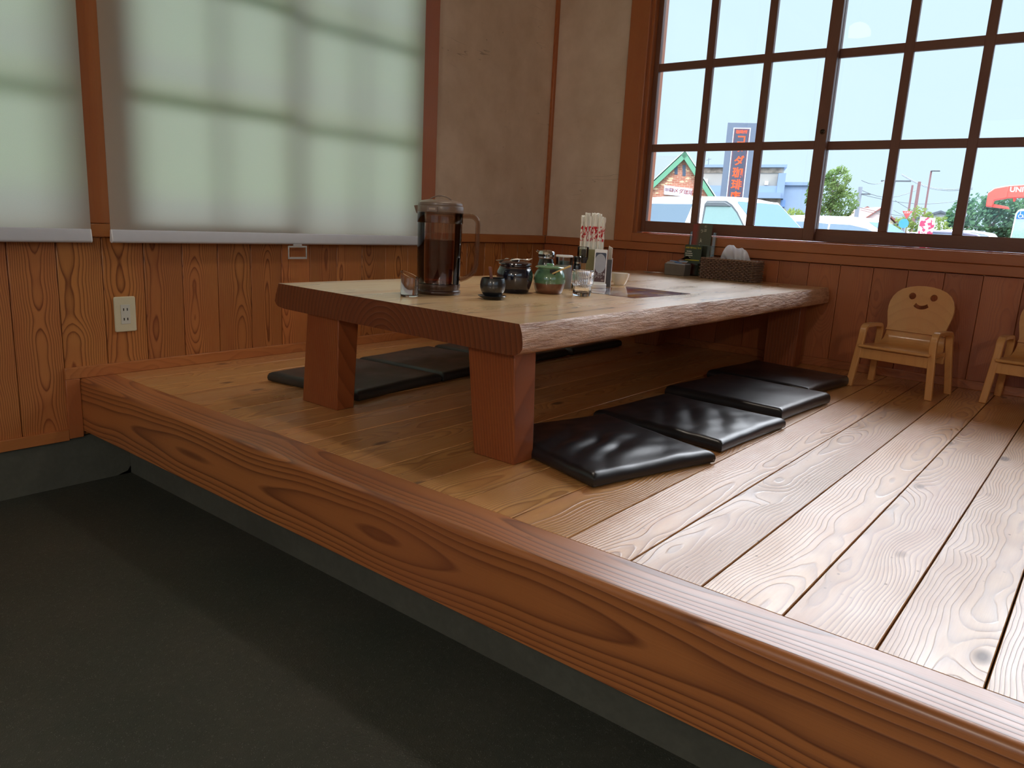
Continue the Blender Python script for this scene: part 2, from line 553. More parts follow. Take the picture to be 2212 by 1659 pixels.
# ------------------------------------------------------------------ room shell
FZ = -.365           # lower floor
PY = -2.5408         # front line of the platform
XR, YF, ZC = 5.6, -7.6, 2.45
struct(MB().box((-.15, YF - .15, FZ - .2), (XR + .15, .15, FZ)).build('floor', M_low))
struct(MB().box((-.15, YF - .15, ZC), (XR + .15, .15, ZC + .15)).build('ceiling', M_ceil))
# platform boards
b = MB()
x = 1.9021 - .1367 * 14
k = 0
while x < XR - .01:
    x0, x1 = max(x, .0) + .0013, min(x + .1367, XR) - .0013
    if x1 - x0 > .01:
        b.box((x0, -2.4318, -.03), (x1, -.0, 0))
    x += .1367
struct(b.build('platform_floor', M_floor, bevel=.0012, seg=1))
struct(MB().box((0, -2.39, FZ), (XR, 0, -.031)).build('wall_riser', M_conc))
# worn sloping strip where the lower floor meets the riser
cv = MB()
cv.prism([(0, 0), (.045, 0), (.035, .004), (.012, .010), (0, .028)], 0, XR, basis((0, -2.3895, FZ), (0, -1, 0)) @ Matrix.Rotation(0, 4, 'Z'))
struct(cv.build('trim_1', M_cove))
# crack in the riser (thin dark groove)
cr = []
for i in range(14):
    t = i / 13
    cr.append((2.36 + .006 * noise.noise((t * 6, 0, 1)) + t * .012, -2.3905, -.19 - t * .165))
# front beam with eased nose
bm_ = MB()
prof = [(PY, -.1786), (PY, -.020), (PY, -.012), (PY + .0012, -.007), (PY + .004, -.0032), (PY + .008, -.0008), (PY + .013, 0), (PY + .020, 0), (-2.4330, 0), (-2.4330, -.1786)]
bm_.prism([(p[0], p[1]) for p in prof], 0.0, XR, Matrix(((0, 0, 1, 0), (1, 0, 0, 0), (0, 1, 0, 0), (0, 0, 0, 1))))
struct(bm_.build('trim_2', M_beam, smooth=True))

# ---- left wall (blinds): plane x = 0, facing +x
WL = MB()
yA0, yA1, yB0, yB1 = -2.385, -1.018, -3.98, -2.487   # the two window openings
wz0, wz1 = .505, 2.18
WL.box((-.14, yA1, .46), (0, .14, ZC))
WL.box((-.14, yB1, .46), (0, yA0, ZC))
WL.box((-.14, YF, .46), (0, yB0, ZC))
for (p, q) in ((yA0, yA1), (yB0, yB1)):
    WL.box((-.14, p, .46), (0, q, wz0 - .03))
    WL.box((-.14, p, wz1), (0, q, ZC))
struct(WL.build('wall_left', M_plaster))
pl = MB()
y = -2.7186 - .1375 * 36
while y < 0:
    y0, y1 = max(y, YF) + .001, min(y + .1375, 0) - .001
    z0 = -.19 if y1 < -2.53 else 0.0
    if y1 > y0: pl.box((-.012, y0, z0), (0, y1, .47))
    y += .1375
pl.box((-.14, YF, -.2), (-.0121, .14, .46))
struct(pl.build('wall_left_panelling', M_panelL, bevel=.0022, seg=2))
struct(MB().box((-.14, YF, FZ), (.0, -2.39, -.2)).build('wall_left_base', M_conc))
struct(MB().box((0, -2.5408 - .045, 0), (.012, -.012, .038)).build('baseboard_left', M_trimY, bevel=.002))
struct(MB().box((0, -2.586, -.2), (.0119, -2.5415, 0)).build('trim_3', M_trimZ, bevel=.0015))
struct(MB().box((0, YF, -.205), (.012, -2.5865, -.168)).build('trim_4', M_trimY, bevel=.0015))
struct(MB().box((0, -7.6, .462), (.022, -.022, .505)).build('trim_5', M_trimY, bevel=.003))
struct(MB().box((0, -.022, .506), (.018, -.0, ZC)).build('trim_6', M_trimZ, bevel=.002))
struct(MB().box((0.0, -1.0120, .506), (.024, -.920, ZC)).build('trim_7', M_trimZ, bevel=.002))
struct(MB().box((-.02, -2.4870, .506), (.024, -2.4200, ZC)).build('trim_8', M_trimZ, bevel=.002))
struct(MB().box((0, -4.08, .506), (.024, -3.985, ZC)).build('trim_9', M_trimZ, bevel=.002))

def window_left(idx, y0, y1):
    wroot = bpy.data.objects.new('window_%d' % idx, None)
    C.objects.link(wroot)
    struct(wroot)
    fr = MB()
    fr.box((-.13, y0, .476), (-.0, y1, .4995))
    fr.box((-.13, y0, 2.155), (-.0, y1, 2.18))
    fr.box((-.13, y0, .5), (-.0, y0 + .022, 2.155))
    fr.box((-.13, y1 - .022, .5), (-.0, y1, 2.155))
    fr.build('window_frame', M_trimZ, wroot, bevel=.002)
    ym = (y0 + y1) / 2
    for j, (p, q, xx) in enumerate(((y0 + .023, ym + .02, -.05), (ym - .02, y1 - .023, -.085))):
        s = MB()
        s.box((xx - .015, p, .5), (xx + .015, p + .04, 2.15))
        s.box((xx - .015, q - .04, .5), (xx + .015, q, 2.15))
        s.box((xx - .014, p + .04, .5), (xx + .014, q - .04, .56))
        s.box((xx - .014, p + .04, 2.1), (xx + .014, q - .04, 2.15))
        for zz in (.962, 1.350, 1.737): s.box((xx - .010, p + .04, zz), (xx + .010, q - .04, zz + .034))
        yy = (p + q) / 2
        s.box((xx - .010, yy - .011, .56), (xx + .010, yy + .011, 2.1))
        so = s.build('sash', M_sash, wroot, bevel=.0015)
        MB().box((xx - .0015, p + .038, .55), (xx + .0015, q - .038, 2.11)).build('pane', M_pane, so)
window_left(1, yA0, yA1)
window_left(2, yB0, yB1)

# ---- back wall with the big window: plane y = 0
wx0, wx1, bz0, bz1 = .585, 4.30, .55, 2.20
WB = MB()
WB.box((-.0, 0, .46), (wx0, .14, ZC))
WB.box((wx1, 0, .46), (XR + .14, .14, ZC))
WB.box((wx0, 0, bz1), (wx1, .14, ZC))
WB.box((wx0, .0, .46), (wx1, .14, bz0 - .03))
struct(WB.build('wall_back', M_plaster))
pb = MB()
x = .5445 - .1375 * 4
while x < XR:
    x0, x1 = max(x, 0) + .0008, min(x + .1375, XR) - .0008
    if x1 > x0: pb.box((x0, 0, 0), (x1, .012, .47))
    x += .1375
pb.box((0, .0121, -.03), (XR + .14, .14, .46))
struct(pb.build('wall_back_panelling', M_panelB, bevel=.0018, seg=2))
struct(MB().box((.0125, -.012, 0), (XR, 0, .037)).build('baseboard_back', M_trimX, bevel=.002))
struct(MB().box((.0225, -.022, .463), (XR, 0, .5049)).build('trim_10', M_trimX, bevel=.003))
struct(MB().box((.476, -.024, .5055), (.586, 0, ZC)).build('trim_11', M_trimZ, bevel=.003))
struct(MB().box((.5865, -.03, .5055), (4.30, .0, .5505)).build('trim_12', M_trimX, bevel=.003))
struct(MB().box((4.30, -.024, .5055), (4.41, 0, ZC)).build('trim_13', M_trimZ, bevel=.003))

wroot = bpy.data.objects.new('window_3', None)
C.objects.link(wroot)
struct(wroot)
fr = MB()
fr.box((wx0, .0, .520), (wx1, .135, .5495))
fr.box((wx0, .0, 2.17), (wx1, .135, 2.20))
fr.box((wx0, .0, .55), (wx0 + .016, .135, 2.17))
fr.box((wx1 - .016, .0, .55), (wx1, .135, 2.17))
fr.box((wx0 + .016, .066, .55), (wx1 - .016, .0685, .556))
fr.build('window_frame', M_trimZ, wroot, bevel=.002)
ZM = [(.6138, .962), (.9985, 1.350), (1.387, 1.7365), (1.7735, 2.12)]
def sash(x0, xg0, mx, xg1, x1, yc, lock=False):
    s = MB()
    t = .014
    s.box((x0, yc - t, .5565), (xg0, yc + t, 2.168))
    s.box((xg1, yc - t, .5565), (x1, yc + t, 2.168))
    so = s.build('sash', M_sash, wroot, bevel=.002)
    r_ = MB()
    r_.box((xg0, yc - t, .5565), (xg1, yc + t, .6138))
    r_.box((xg0, yc - t, 2.12), (xg1, yc + t, 2.168))
    for i in range(3): r_.box((xg0, yc - .010, ZM[i][1]), (xg1, yc + .010, ZM[i + 1][0]))
    r_.build('sash_rail', M_sashx, so, bevel=.0015)
    m_ = MB()
    for q in mx: m_.box((q - .0185, yc - .0115, .6138), (q + .0185, yc + .0115, 2.12))
    m_.build('muntin', M_sash, so, bevel=.002)
    MB().box((xg0 - .006, yc + .002, .608), (xg1 + .006, yc + .005, 2.126)).build('pane', M_pane, so)
    if lock:
        k = MB()
        k.lathe([(0, 0), (.011, 0), (.011, .004), (.006, .006), (.004, .012), (0, .013)], 20)
        for i, q in enumerate(k.v): k.v[i] = (q[0] + 1.478, yc - t - q[2], q[1] + 1.035)
        k.build('sash_lock', plain('old brass', srgb(70, 56, 44), .4, .7), so, smooth=True)
    return so
sash(.602, .6275, (.9, 1.1885), 1.447, 1.497, .048, True)
sash(1.452, 1.4945, (1.773, 2.062), 2.335, 2.392, .088)
sash(2.396, 2.44, (2.72, 3.0), 3.28, 3.33, .048)
sash(3.30, 3.345, (3.63, 3.91), 4.195, 4.283, .088)

# ---- the rest of the room, behind the photographer
struct(MB().box((XR, YF, FZ), (XR + .14, .14, .9)).box((XR, YF, 2.1), (XR + .14, .14, ZC)).box((XR, YF, .9), (XR + .14, -6.2, 2.1)).box((XR, -2.2, .9), (XR + .14, .14, 2.1)).build('wall_right', M_plaster))
struct(MB().box((-.14, YF - .14, FZ), (XR + .14, YF, .8)).box((-.14, YF - .14, 2.1), (XR + .14, YF, ZC)).box((-.14, YF - .14, .8), (.8, YF, 2.1)).box((4.8, YF - .14, .8), (XR + .14, YF, 2.1)).build('wall_front', M_plaster))
for i, (lo, hi) in enumerate((((XR + .05, -6.2, .9), (XR + .06, -2.2, 2.1)), ((.8, YF - .08, .8), (4.8, YF - .07, 2.1)))):
    struct(MB().box(lo, hi).build('window_%d' % (4 + i), M_pane))

# ---- pendant mirrored in the glass, plus two unseen fill lamps added behind the camera
n = NT('lamp glow')
em = n.t.nodes.new('ShaderNodeEmission')
em.inputs[0].default_value = (1, .80, .58, 1)
em.inputs[1].default_value = 1.6
n.t.links.new(em.outputs[0], n.out.inputs[0])
M_glow = n.mat
M_dark = plain('dark metal', (.02, .02, .02), .4, .5)
def pendant(x, y, z, label, e=14, down=False):
    t = thing('pendant_lamp', label, 'lamp', (x, y, z))
    prof = [(.078 * math.cos(R(a)), .078 * math.sin(R(a)) - .02) for a in range(0, 90, 10)] + [(.001, .058)]
    MB().lathe(prof, 36).build('lamp_shade', M_glow, t, smooth=True, fix=False)
    MB().lathe([(.0, .058), (.022, .058), (.020, .085), (.0, .09)], 24).build('lamp_holder', M_dark, t, smooth=True)
    MB().tube([(0, 0, .09), (0, 0, ZC - z)], .003).build('cord', M_dark, t)
    if down:
        l = add_light('lamp_light', 'AREA', (0, 0, -.03), e, (1, .88, .74), shape='DISK', size=.15, spread=R(118))
    else:
        l = add_light('lamp_light', 'POINT', (0, 0, -.10), e, (1, .88, .74), shadow_soft_size=.06)
    l.parent = t
pendant(1.043, -1.624, 1.86, 'warm glowing globe pendant lamp hanging above the low table', 1.8, True)
pendant(2.3, -5.6, 1.75, 'added unseen fill lamp hanging behind the photographer', 30)
pendant(4.3, -4.9, 1.75, 'added unseen fill lamp hanging beside the side window', 30)

# ------------------------------------------------------------------ the low table
TZ = .359
tb = thing('low_table', 'long low table of one thick timber slab with rough live edges on splayed block legs', 'table', (1.12, -1.12, 0))
T0 = Vector((1.12, -1.12, 0))
def slab():
    m = MB()
    N = 120
    rp = [(0, .359), (.005, .350), (.009, .336), (.013, .318), (.012, .303), (.008, .294), (-.006, .287), (-.03, .2845)]
    lp = [(.03, .2845), (-.004, .288), (-.018, .294), (-.021, .303), (-.016, .322), (-.009, .340), (-.004, .352), (0, .359)]
    NT_ = 12
    rows = []
    for i in range(N + 1):
        s = i / N
        row = []
        def yy(x): return (-2.2 - (x - .636) * .0466) * (1 - s) + (-.034) * s
        def wob(q, z):
            yv = yy(1.)
            return .006 * noise.noise((yv * 2.2, q * 3, 5)) + .0035 * noise.noise((yv * 9, z * 60, q)) * (1 if z < .355 else .5)
        xl = .636 + (.015 * max(0, s - .9) * 10)
        xr = 1.611 + .002 * s
        for dx, z in rp: row.append((xr + dx + wob(1, z), z))
        for j in range(1, NT_): row.append((xr - .03 + (xl + .03 - xr + .03) * j / NT_, .284))
        for dx, z in lp: row.append((xl + dx - wob(7, z), z))
        for j in range(1, NT_): row.append((xl + (xr - xl) * j / NT_, .359))
        rows.append([(x - T0.x, yy(x) - T0.y, z) for x, z in row])
    n = len(rows[0])
    vs = [p for r in rows for p in r]
    fs, mi = [], []
    for i in range(N):
        for j in range(n):
            k = (j + 1) % n
            fs.append((i * n + j, i * n + k, (i + 1) * n + k, (i + 1) * n + j))
            live = (j < 6) or (len(rp) + NT_ - 1 <= j < len(rp) + NT_ - 1 + 7)
            mi.append(1 if live else 0)
    fs += [tuple(range(n - 1, -1, -1)), tuple(N * n + j for j in range(n))]
    mi += [2, 2]
    m.add(vs, fs)
    m.mi = mi
    return m.build('tabletop', [M_top, M_bark, M_end], tb, smooth=True, ang=.7)
slab()
def leg(b0, b1, t0, t1, tz=.284):
    # footprint corners (x0,y0)-(x1,y1) at the floor and at the slab
    m = MB()
    q = lambda x, y, z: (x - T0.x, y - T0.y, z)
    m.hexa([q(b0[0], b0[1], 0), q(b1[0], b0[1], 0), q(b1[0], b1[1], 0), q(b0[0], b1[1], 0),
            q(t0[0], t0[1], tz), q(t1[0], t0[1], tz), q(t1[0], t1[1], tz), q(t0[0], t1[1], tz)])
    m.build('leg', M_leg, tb, bevel=.003)
leg((.706, -2.168), (.876, -2.104), (.772, -2.196), (.918, -2.122))
leg((1.428, -2.172), (1.560, -2.095), (1.431, -2.212), (1.577, -2.130))
leg((.735, -.165), (.862, -.08), (.765, -.165), (.900, -.08))
leg((1.405, -.150), (1.545, -.07), (1.400, -.150), (1.545, -.07))

# ------------------------------------------------------------------ floor cushions
def cushion(cx, cy, w, d, rot, label, mat, group, h=.034, fold=0., seed=1, lift=0.):
    m = MB()
    N = 56
    def P(i, j):
        s, t = i / N * 2 - 1, j / N * 2 - 1
        x, y = s * w / 2, t * d / 2
        # corners slightly pulled out, sides slightly pulled in
        x *= 1 - .018 * (1 - t * t)
        y *= 1 - .018 * (1 - s * s)
        e = min((1 - abs(s)) * w / 2, (1 - abs(t)) * d / 2)
        z = h - .006 * (1 - min(1, e / .013)) ** 2
        z += .004 * (1 - s * s) * (1 - t * t)
        z += .0022 * noise.noise((x * 6, y * 6, seed))
        if fold:
            k = math.exp(-((s - .12) ** 2 / .45 + (t + .15) ** 2 / .5))
            ph = (x * .72 + y * .38) * 46 + 2.2 * noise.noise((x * 5, y * 7, seed + 3)) + 3.5 * y
            wv = math.sin(ph)
            z += fold * k * (abs(wv) ** 1.5 * .011 - .004)
            z += fold * .0025 * noise.noise((x * 22, y * 9, seed + 9)) * min(1, e / .03)
        z += lift * max(0, -s) * max(0, t)
        return x, y, z
    n = N + 1
    vs = [P(i, j) for i in range(n) for j in range(n)]
    fs = [(i * n + j, (i + 1) * n + j, (i + 1) * n + j + 1, i * n + j + 1) for i in range(N) for j in range(N)]
    ring = [i * n for i in range(N)] + [N * n + j for j in range(N)] + [i * n + N for i in range(N, 0, -1)] + [j for j in range(N, 0, -1)]
    base = len(vs)
    L = len(ring)
    for f_, ins in ((.72, .0035), (.45, .0045), (.15, .003), (.0, -.006)):
        for q in ring:
            x, y, z = vs[q]
            r = 1 + ins / max(w, d) * 2
            vs.append((x * r, y * r, z * f_ + .0005))
    prev = ring
    for k in range(4):
        cur = [base + k * L + q for q in range(L)]
        for q in range(L):
            q2 = (q + 1) % L
            fs.append((prev[q], cur[q], cur[q2], prev[q2]))
        prev = cur
    fs.append(tuple(prev))
    m.add(vs, fs)
    o = m.build('floor_cushion', mat, smooth=True, loc=(cx, cy, 0.0), rotz=R(rot), ang=1.2)
    tag(o, label, 'cushion', group)
    return o
G1, G2 = 'black floor cushions in the row along the open side', 'black floor cushions in the row along the blind wall'
cushion(1.640, -1.915, .42, .405, -16, 'creased black vinyl floor cushion turned askew beside the front table leg', M_vinyl, G1, fold=1., seed=2)
cushion(1.678, -1.462, .42, .40, -4, 'black vinyl floor cushion with small wrinkles, second from the front table leg', M_vinyl, G1, fold=.8, seed=11)
cushion(1.668, -.985, .42, .40, -4, 'smooth black vinyl floor cushion, third from the front leg in the open row', M_vinyl, G1, seed=21, h=.042)
cushion(1.620, -.545, .41, .40, -5, 'smooth black vinyl floor cushion nearest the smiling chair', M_vinyl, G1, seed=31, h=.038)
cushion(.602, -1.868, .42, .41, 6, 'dull black floor cushion partly behind the table leg near the wall socket', M_vinylg, G2, seed=41)
cushion(.565, -1.440, .42, .41, 5, 'dull black floor cushion with a small crease, second along the blind wall', M_vinylg, G2, seed=51, fold=.25)
cushion(.548, -1.005, .42, .41, 1, 'dull black floor cushion under the table, third along the blind wall', M_vinylg, G2, seed=61)
cushion(.548, -.550, .42, .42, 0, 'dull black floor cushion under the table, closest to the room corner', M_vinylg, G2, seed=71)

# ------------------------------------------------------------------ wall socket
so = thing('wall_socket', 'cream double wall socket plate on the wooden panelling', 'socket', (0.0, -2.3805, .2025))
MB().prism(rrect(-.036, -.060, .036, .060, .006), 0, .007, basis((0, 0, 0), (0, 1, 0))).build('cover_plate', plain('cream plastic', srgb(214, 208, 176), .35, var=.01), so, bevel=.0025)
sk = MB().prism(rrect(-.0155, -.033, .0155, .033, .001), 0, .0085, basis((0, 0, 0), (0, 1, 0))).build('socket_insert', plain('white plastic', srgb(206, 208, 196), .35, var=.01), so, bevel=.0006)
sl = MB()
for zc in (.0165, -.0165):
    for yc in (-.006, .006):
        MB().box((.0084, yc - .0016, zc - .0045), (.0089, yc + .0016, zc + .0045)).build('slot', M_dark, sk)

# ------------------------------------------------------------------ roller blinds
def blind(y0, y1, label, pull=None):
    t = thing('roller_blind', label, 'blind', (.05, (y0 + y1) / 2, .44))
    oy = (y0 + y1) / 2
    m = MB()
    N = 24
    for i in range(N):
        a = y0 - oy + (y1 - y0) * i / N
        bq = y0 - oy + (y1 - y0) * (i + 1) / N
        m.add([(0.0, a, .018), (0.0, bq, .018), (0.0, bq, 1.90), (0.0, a, 1.90)], [(0, 1, 2, 3)])
    m.build('blind_fabric', M_blind, t, fix=False)
    hb = MB()
    prof = arc(0, .013, .0085, 180, 360, 8) + arc(0, .044, .004, 0, 180, 6)
    hb.prism(prof, y0 - oy + .004, y1 - oy - .004, Matrix(((1, 0, 0, 0), (0, 0, 1, 0), (0, 1, 0, 0), (0, 0, 0, 1))))
    hb.build('hem_bar', M_hem, t, smooth=True)
    for q in (y0 - oy, y1 - oy - .004):
        MB().prism([(x * 1.12, y) for x, y in prof], q, q + .004, Matrix(((1, 0, 0, 0), (0, 0, 1, 0), (0, 1, 0, 0), (0, 0, 0, 1)))).build('end_cap', M_white, t, bevel=.001)
    MB().tube([(0, y0 - oy, 1.93), (0, y1 - oy, 1.93)], .03, 20).build('roller_tube', M_hem, t, smooth=True)
    if pull is not None:
        yc = pull - oy
        h = MB()
        h.box((.0085, yc - .044, -.052), (.0125, yc - .039, .0))
        h.box((.0085, yc + .039, -.052), (.0125, yc + .044, .0))
        h.box((.0085, yc - .039, -.052), (.0125, yc + .039, -.044))
        h.box((.0085, yc - .039, -.007), (.0125, yc + .039, .0))
        h.box((.009, yc - .020, .0), (.012, yc + .020, .007))
        h.build('pull_handle', plain('milky plastic', srgb(220, 222, 218), .2, var=.0, Transmission_Weight=.5), t, bevel=.001)
    return t
blind(-2.432, -1.036, 'off-white roller blind with a clear pull handle, pulled down beside the plaster corner', -1.722)
blind(-3.96, -2.492, 'off-white roller blind cut off by the photo edge, next to the wall socket side')

# ------------------------------------------------------------------ children's chairs
def child_chair():
    t = thing('child_chair', '', 'chair')
    W = .322
    ins = .012
    for s in (-1, 1):
        # bentwood leg-arm-leg: sweep in the y-z plane, splayed
        xb, xt = s * (W / 2 - .012), s * (W / 2 - .030)
        pts = [(0, 0), (.012, .19), (.016, .215)]
        c = arc(.046, .215, .030, 180, 95, 6)
        pts = [(0.0, 0.0), (.008, .10), (.014, .19)] + [(p[0], p[1]) for p in c] + [(.10, .2455), (.15, .2425)] + [(p[0], p[1]) for p in arc(.158, .2125, .030, 85, 5, 6)] + [(.196, .15), (.208, .06), (.215, 0.0)]
        P = []
        for y, z in pts:
            f = min(1, z / .20)
            P.append((xb + (xt - xb) * f, y, z))
        mm = MB()
        mm.strip(P, (.026, 0, 0), .016)
        mm.build('arm_leg_frame', M_chair, t, bevel=.003)
    # seat shell, slightly dished, curving up into the back
    sw0, sw1 = .268, .225
    m = MB()
    path = [(-.012, .166), (-.006, .1725), (.02, .1735), (.09, .170), (.14, .168), (.168, .172), (.186, .186), (.195, .205), (.199, .222)]
    wid = [.262, .266, .268, .262, .252, .242, .232, .226, .224]
    vs, fs = [], []
    for (y, z), w_ in zip(path, wid):
        vs += [(-w_ / 2, y, z), (w_ / 2, y, z)]
    n_ = len(path)
    # thicken along the local normal
    nrm = []
    for i in range(n_):
        a, c_ = path[max(i - 1, 0)], path[min(i + 1, n_ - 1)]
        ty, tz = c_[0] - a[0], c_[1] - a[1]
        L = math.hypot(ty, tz)
        nrm.append((tz / L, -ty / L))
    top = len(vs)
    for (y, z), w_, (ny, nz) in zip(path, wid, nrm):
        vs += [(-w_ / 2, y + ny * .009, z + nz * .009), (w_ / 2, y + ny * .009, z + nz * .009)]
    for i in range(n_ - 1):
        fs.append((2 * i, 2 * i + 1, 2 * i + 3, 2 * i + 2))
        fs.append((top + 2 * i, top + 2 * i + 2, top + 2 * i + 3, top + 2 * i + 1))
        fs.append((2 * i, 2 * i + 2, top + 2 * i + 2, top + 2 * i))
        fs.append((2 * i + 1, top + 2 * i + 1, top + 2 * i + 3, 2 * i + 3))
    fs.append((0, top, top + 1, 1))
    fs.append((2 * n_ - 2, 2 * n_ - 1, top + 2 * n_ - 1, top + 2 * n_ - 2))
    m.add(vs, fs)
    m.build('seat', M_chair, t, smooth=True, bevel=.002)
    # backrest outline with the face cut right through the ply
    H0, H1 = 0., .190
    right = [(.112, 0.), (.109, .012), (.111, .028), (.116, .050), (.121, .075), (.1225, .098), (.120, .118), (.113, .138), (.100, .157), (.082, .171), (.058, .181), (.030, .187), (0, .189)]
    outl = right + [(-x, z) for x, z in reversed(right[:-1])]
    cu = bpy.data.curves.new('b', 'CURVE')
    cu.dimensions = '2D'
    cu.fill_mode = 'BOTH'
    cu.extrude = .0045
    def spl(pts):
        s_ = cu.splines.new('POLY')
        s_.points.add(len(pts) - 1)
        for q, (x, z) in zip(s_.points, pts): q.co = (x, z, 0, 1)
        s_.use_cyclic_u = True
    spl(outl)
    for ex in (-.040, .040): spl([(ex + .0135 * math.cos(2 * PI * k / 24), .145 + .0135 * math.sin(2 * PI * k / 24)) for k in range(24)])
    up_, lo_ = arc(0, .138, .028, 222, 318, 12), arc(0, .138, .043, 312, 228, 12)
    spl(up_ + arc(.0255, .1095, .006, 45 - 90, 45 + 0, 1)[:0] + lo_)
    ob = bpy.data.objects.new('b', cu)
    C.objects.link(ob)
    me = bpy.data.meshes.new_from_object(ob.evaluated_get(bpy.context.evaluated_depsgraph_get()))
    bpy.data.objects.remove(ob)
    bpy.data.curves.remove(cu)
    tilt = Matrix.Translation((0, .1955, .2225)) @ Matrix.Rotation(R(90 - 12), 4, 'X')
    me.transform(tilt)
    me.materials.clear()
    me.materials.append(M_chair)
    bo = bpy.data.objects.new('backrest', me)
    C.objects.link(bo)
    bo.parent = t
    for yy, w_, z0, z1, nm in ((.004, .270, .118, .158, 'front_rail'), (.176, .25, .118, .156, 'rear_rail')):
        MB().box((-w_ / 2, yy, z0), (w_ / 2, yy + .012, z1)).build(nm, M_chair, t, bevel=.002)
    for s in (-1, 1):
        MB().box((s * .122 - .006, .017, .150), (s * .122 + .006, .175, .1655)).build('side_rail', M_chair, t, bevel=.001)
        bt = MB().lathe([(0, 0), (.005, 0), (.005, .002), (0, .003)], 14)
        bt.v = [(s * (.1475 + q[2]), .016 + q[0], .138 + q[1]) for q in bt.v]
        bt.build('bolt', plain('bright steel', (.6, .6, .6), .25, 1.), t, smooth=True)
    return t
ch = child_chair()
ch['label'] = 'small beech child chair with a cut-out smiling face, next to the black cushions'
ch['group'] = 'small smiling chairs along the window wall'
ch.location = (1.992, -.395, 0)
ch.rotation_euler.z = R(-8)
c2 = copy_tree(ch)
c2['label'] = 'small beech child chair cut off by the photo edge, beyond the first smiling chair'
c2.location = (2.446, -.292, 0)
c2.rotation_euler.z = R(-6)

# ------------------------------------------------------------------ tableware
M_smoke = pane_mat('smoky clear plastic', (.88, .80, .74), 1.6, .03)
M_smoke_d = plain('smoky brown plastic', srgb(126, 106, 92), .28, var=.02, spec=.6, Transmission_Weight=.35, Roughness=.28) if 0 else plain('smoky brown plastic', srgb(122, 102, 88), .3, var=.02, spec=.6)
M_tea = pane_mat('black tea', (.50, .16, .06), 1., .0)
M_brown = plain('dark brown plastic', srgb(60, 34, 24), .3, coat=.4)
M_mesh = pane_mat('strainer mesh', (.90, .82, .76), .6, .2)
def pitcher():
    t = thing('tea_pitcher', 'tall smoky plastic pitcher half full of dark iced tea, with lid and big handle', 'pitcher', (1.0569, -1.9379, TZ))
    vd = Vector((CAM.x - 1.0569, CAM.y + 1.9379, 0)).normalized()
    rv = Vector((-vd.y, vd.x, 0))           # towards picture right
    MB().lathe([(.0, 0), (.064, 0), (.0665, .004), (.0665, .010), (.0625, .013), (.0625, .016), (.065, .020), (.065, .030), (.062, .031), (.0, .031)], 56).build('base', M_brown, t, smooth=True)
    body = MB().lathe([(.0625, .031), (.0645, .10), (.0655, .205), (.0655, .232), (.063, .232), (.062, .10), (.060, .033)], 56, closed=True)
    body.build('pitcher_body', M_smoke, t, smooth=True)
    MB().lathe([(.0, .0325), (.0592, .0325), (.0605, .10), (.0612, .158), (.0, .158)], 48).build('tea', M_tea, t, smooth=True)
    ms = MB().lathe([(.0, .045), (.036, .045), (.037, .225)], 40)
    for k in range(10):
        a = 2 * PI * k / 10
        ms.tube([(.0375 * math.cos(a), .0375 * math.sin(a), .045), (.0385 * math.cos(a), .0385 * math.sin(a), .225)], .0014, 5)
    ms.build('strainer', M_mesh, t, smooth=True)
    cl = MB().lathe([(.066, .205), (.067, .207), (.067, .236), (.064, .238), (.0635, .232), (.0655, .230), (.0655, .207), (.066, .205)], 56)
    cl.build('collar', M_smoke, t, smooth=True)
    lid = MB().lathe([(.0, .234), (.0665, .234), (.0672, .238), (.0672, .251), (.0665, .2535), (.0645, .254), (.0650, .2565), (.0635, .262), (.056, .267), (.035, .271), (.0, .272)], 56)
    lo = lid.build('lid', M_smoke_d, t, smooth=True)
    h = MB()
    pts = []
    for k in range(15):
        s = -1 + 2 * k / 14
        q = rv * (s * .040) + Vector((0, 0, .264 + .0185 * (1 - s * s)))
        pts.append(q)
    h.strip(pts, vd * .014, .003)
    h.build('lid_grip', M_smoke_d, lo, bevel=.001)
    # button on the lid rim facing the camera
    a = (vd * .98 - rv * .36).normalized()
    M = basis(a * .0665 + Vector((0, 0, .2435)), (-a.y, a.x, 0))
    MB().prism(rrect(-.016, -.008, .016, .008, .002), -.003, .003, M).build('lid_latch', M_smoke_d, lo, bevel=.001)
    MB().prism(rrect(-.009, -.0025, .011, .0035, .001), .003, .0042, M).build('latch_button', plain('grey brown button', srgb(176, 156, 140), .4), lo, bevel=.0005)
    # spout towards picture left
    sp = MB()
    l = -rv
    f1 = vd
    p = lambda r_, f_, z: tuple(l * r_ + f1 * f_ + Vector((0, 0, z)))
    sp.add([p(.062, .014, .2535), p(.062, -.014, .2535), p(.062, .014, .222), p(.062, -.014, .222), p(.0765, .002, .2515), p(.0765, -.002, .2515), p(.0700, 0, .232)],
           [(0, 1, 5, 4), (0, 4, 6, 2), (1, 3, 6, 5), (4, 5, 6), (0, 2, 3, 1), (2, 6, 3)])
    sp.build('spout', M_smoke_d, t, smooth=True, bevel=.001)
    # handle: wide bent strap on the picture right
    pts = []
    r0 = .0635
    prof = [(r0, .228), (.083, .2285)] + [(x, z) for x, z in arc(.088, .2055, .023, 90, 0, 7)] + [(.111, .16), (.110, .10)] + [(.1085, .083), (.104, .070), (.094, .058), (.080, .0495), (r0 - .001, .043)]
    for r_, z in prof: pts.append(rv * r_ + Vector((0, 0, z)))
    hb = MB()
    hb.strip(pts, vd * .022, .0055)
    for s in (-1, 1):
        hb.strip([q + vd * (.0105 * s) for q in pts], vd * .0025, .013)
    hb.build('handle', M_smoke, t, bevel=.001)
pitcher()

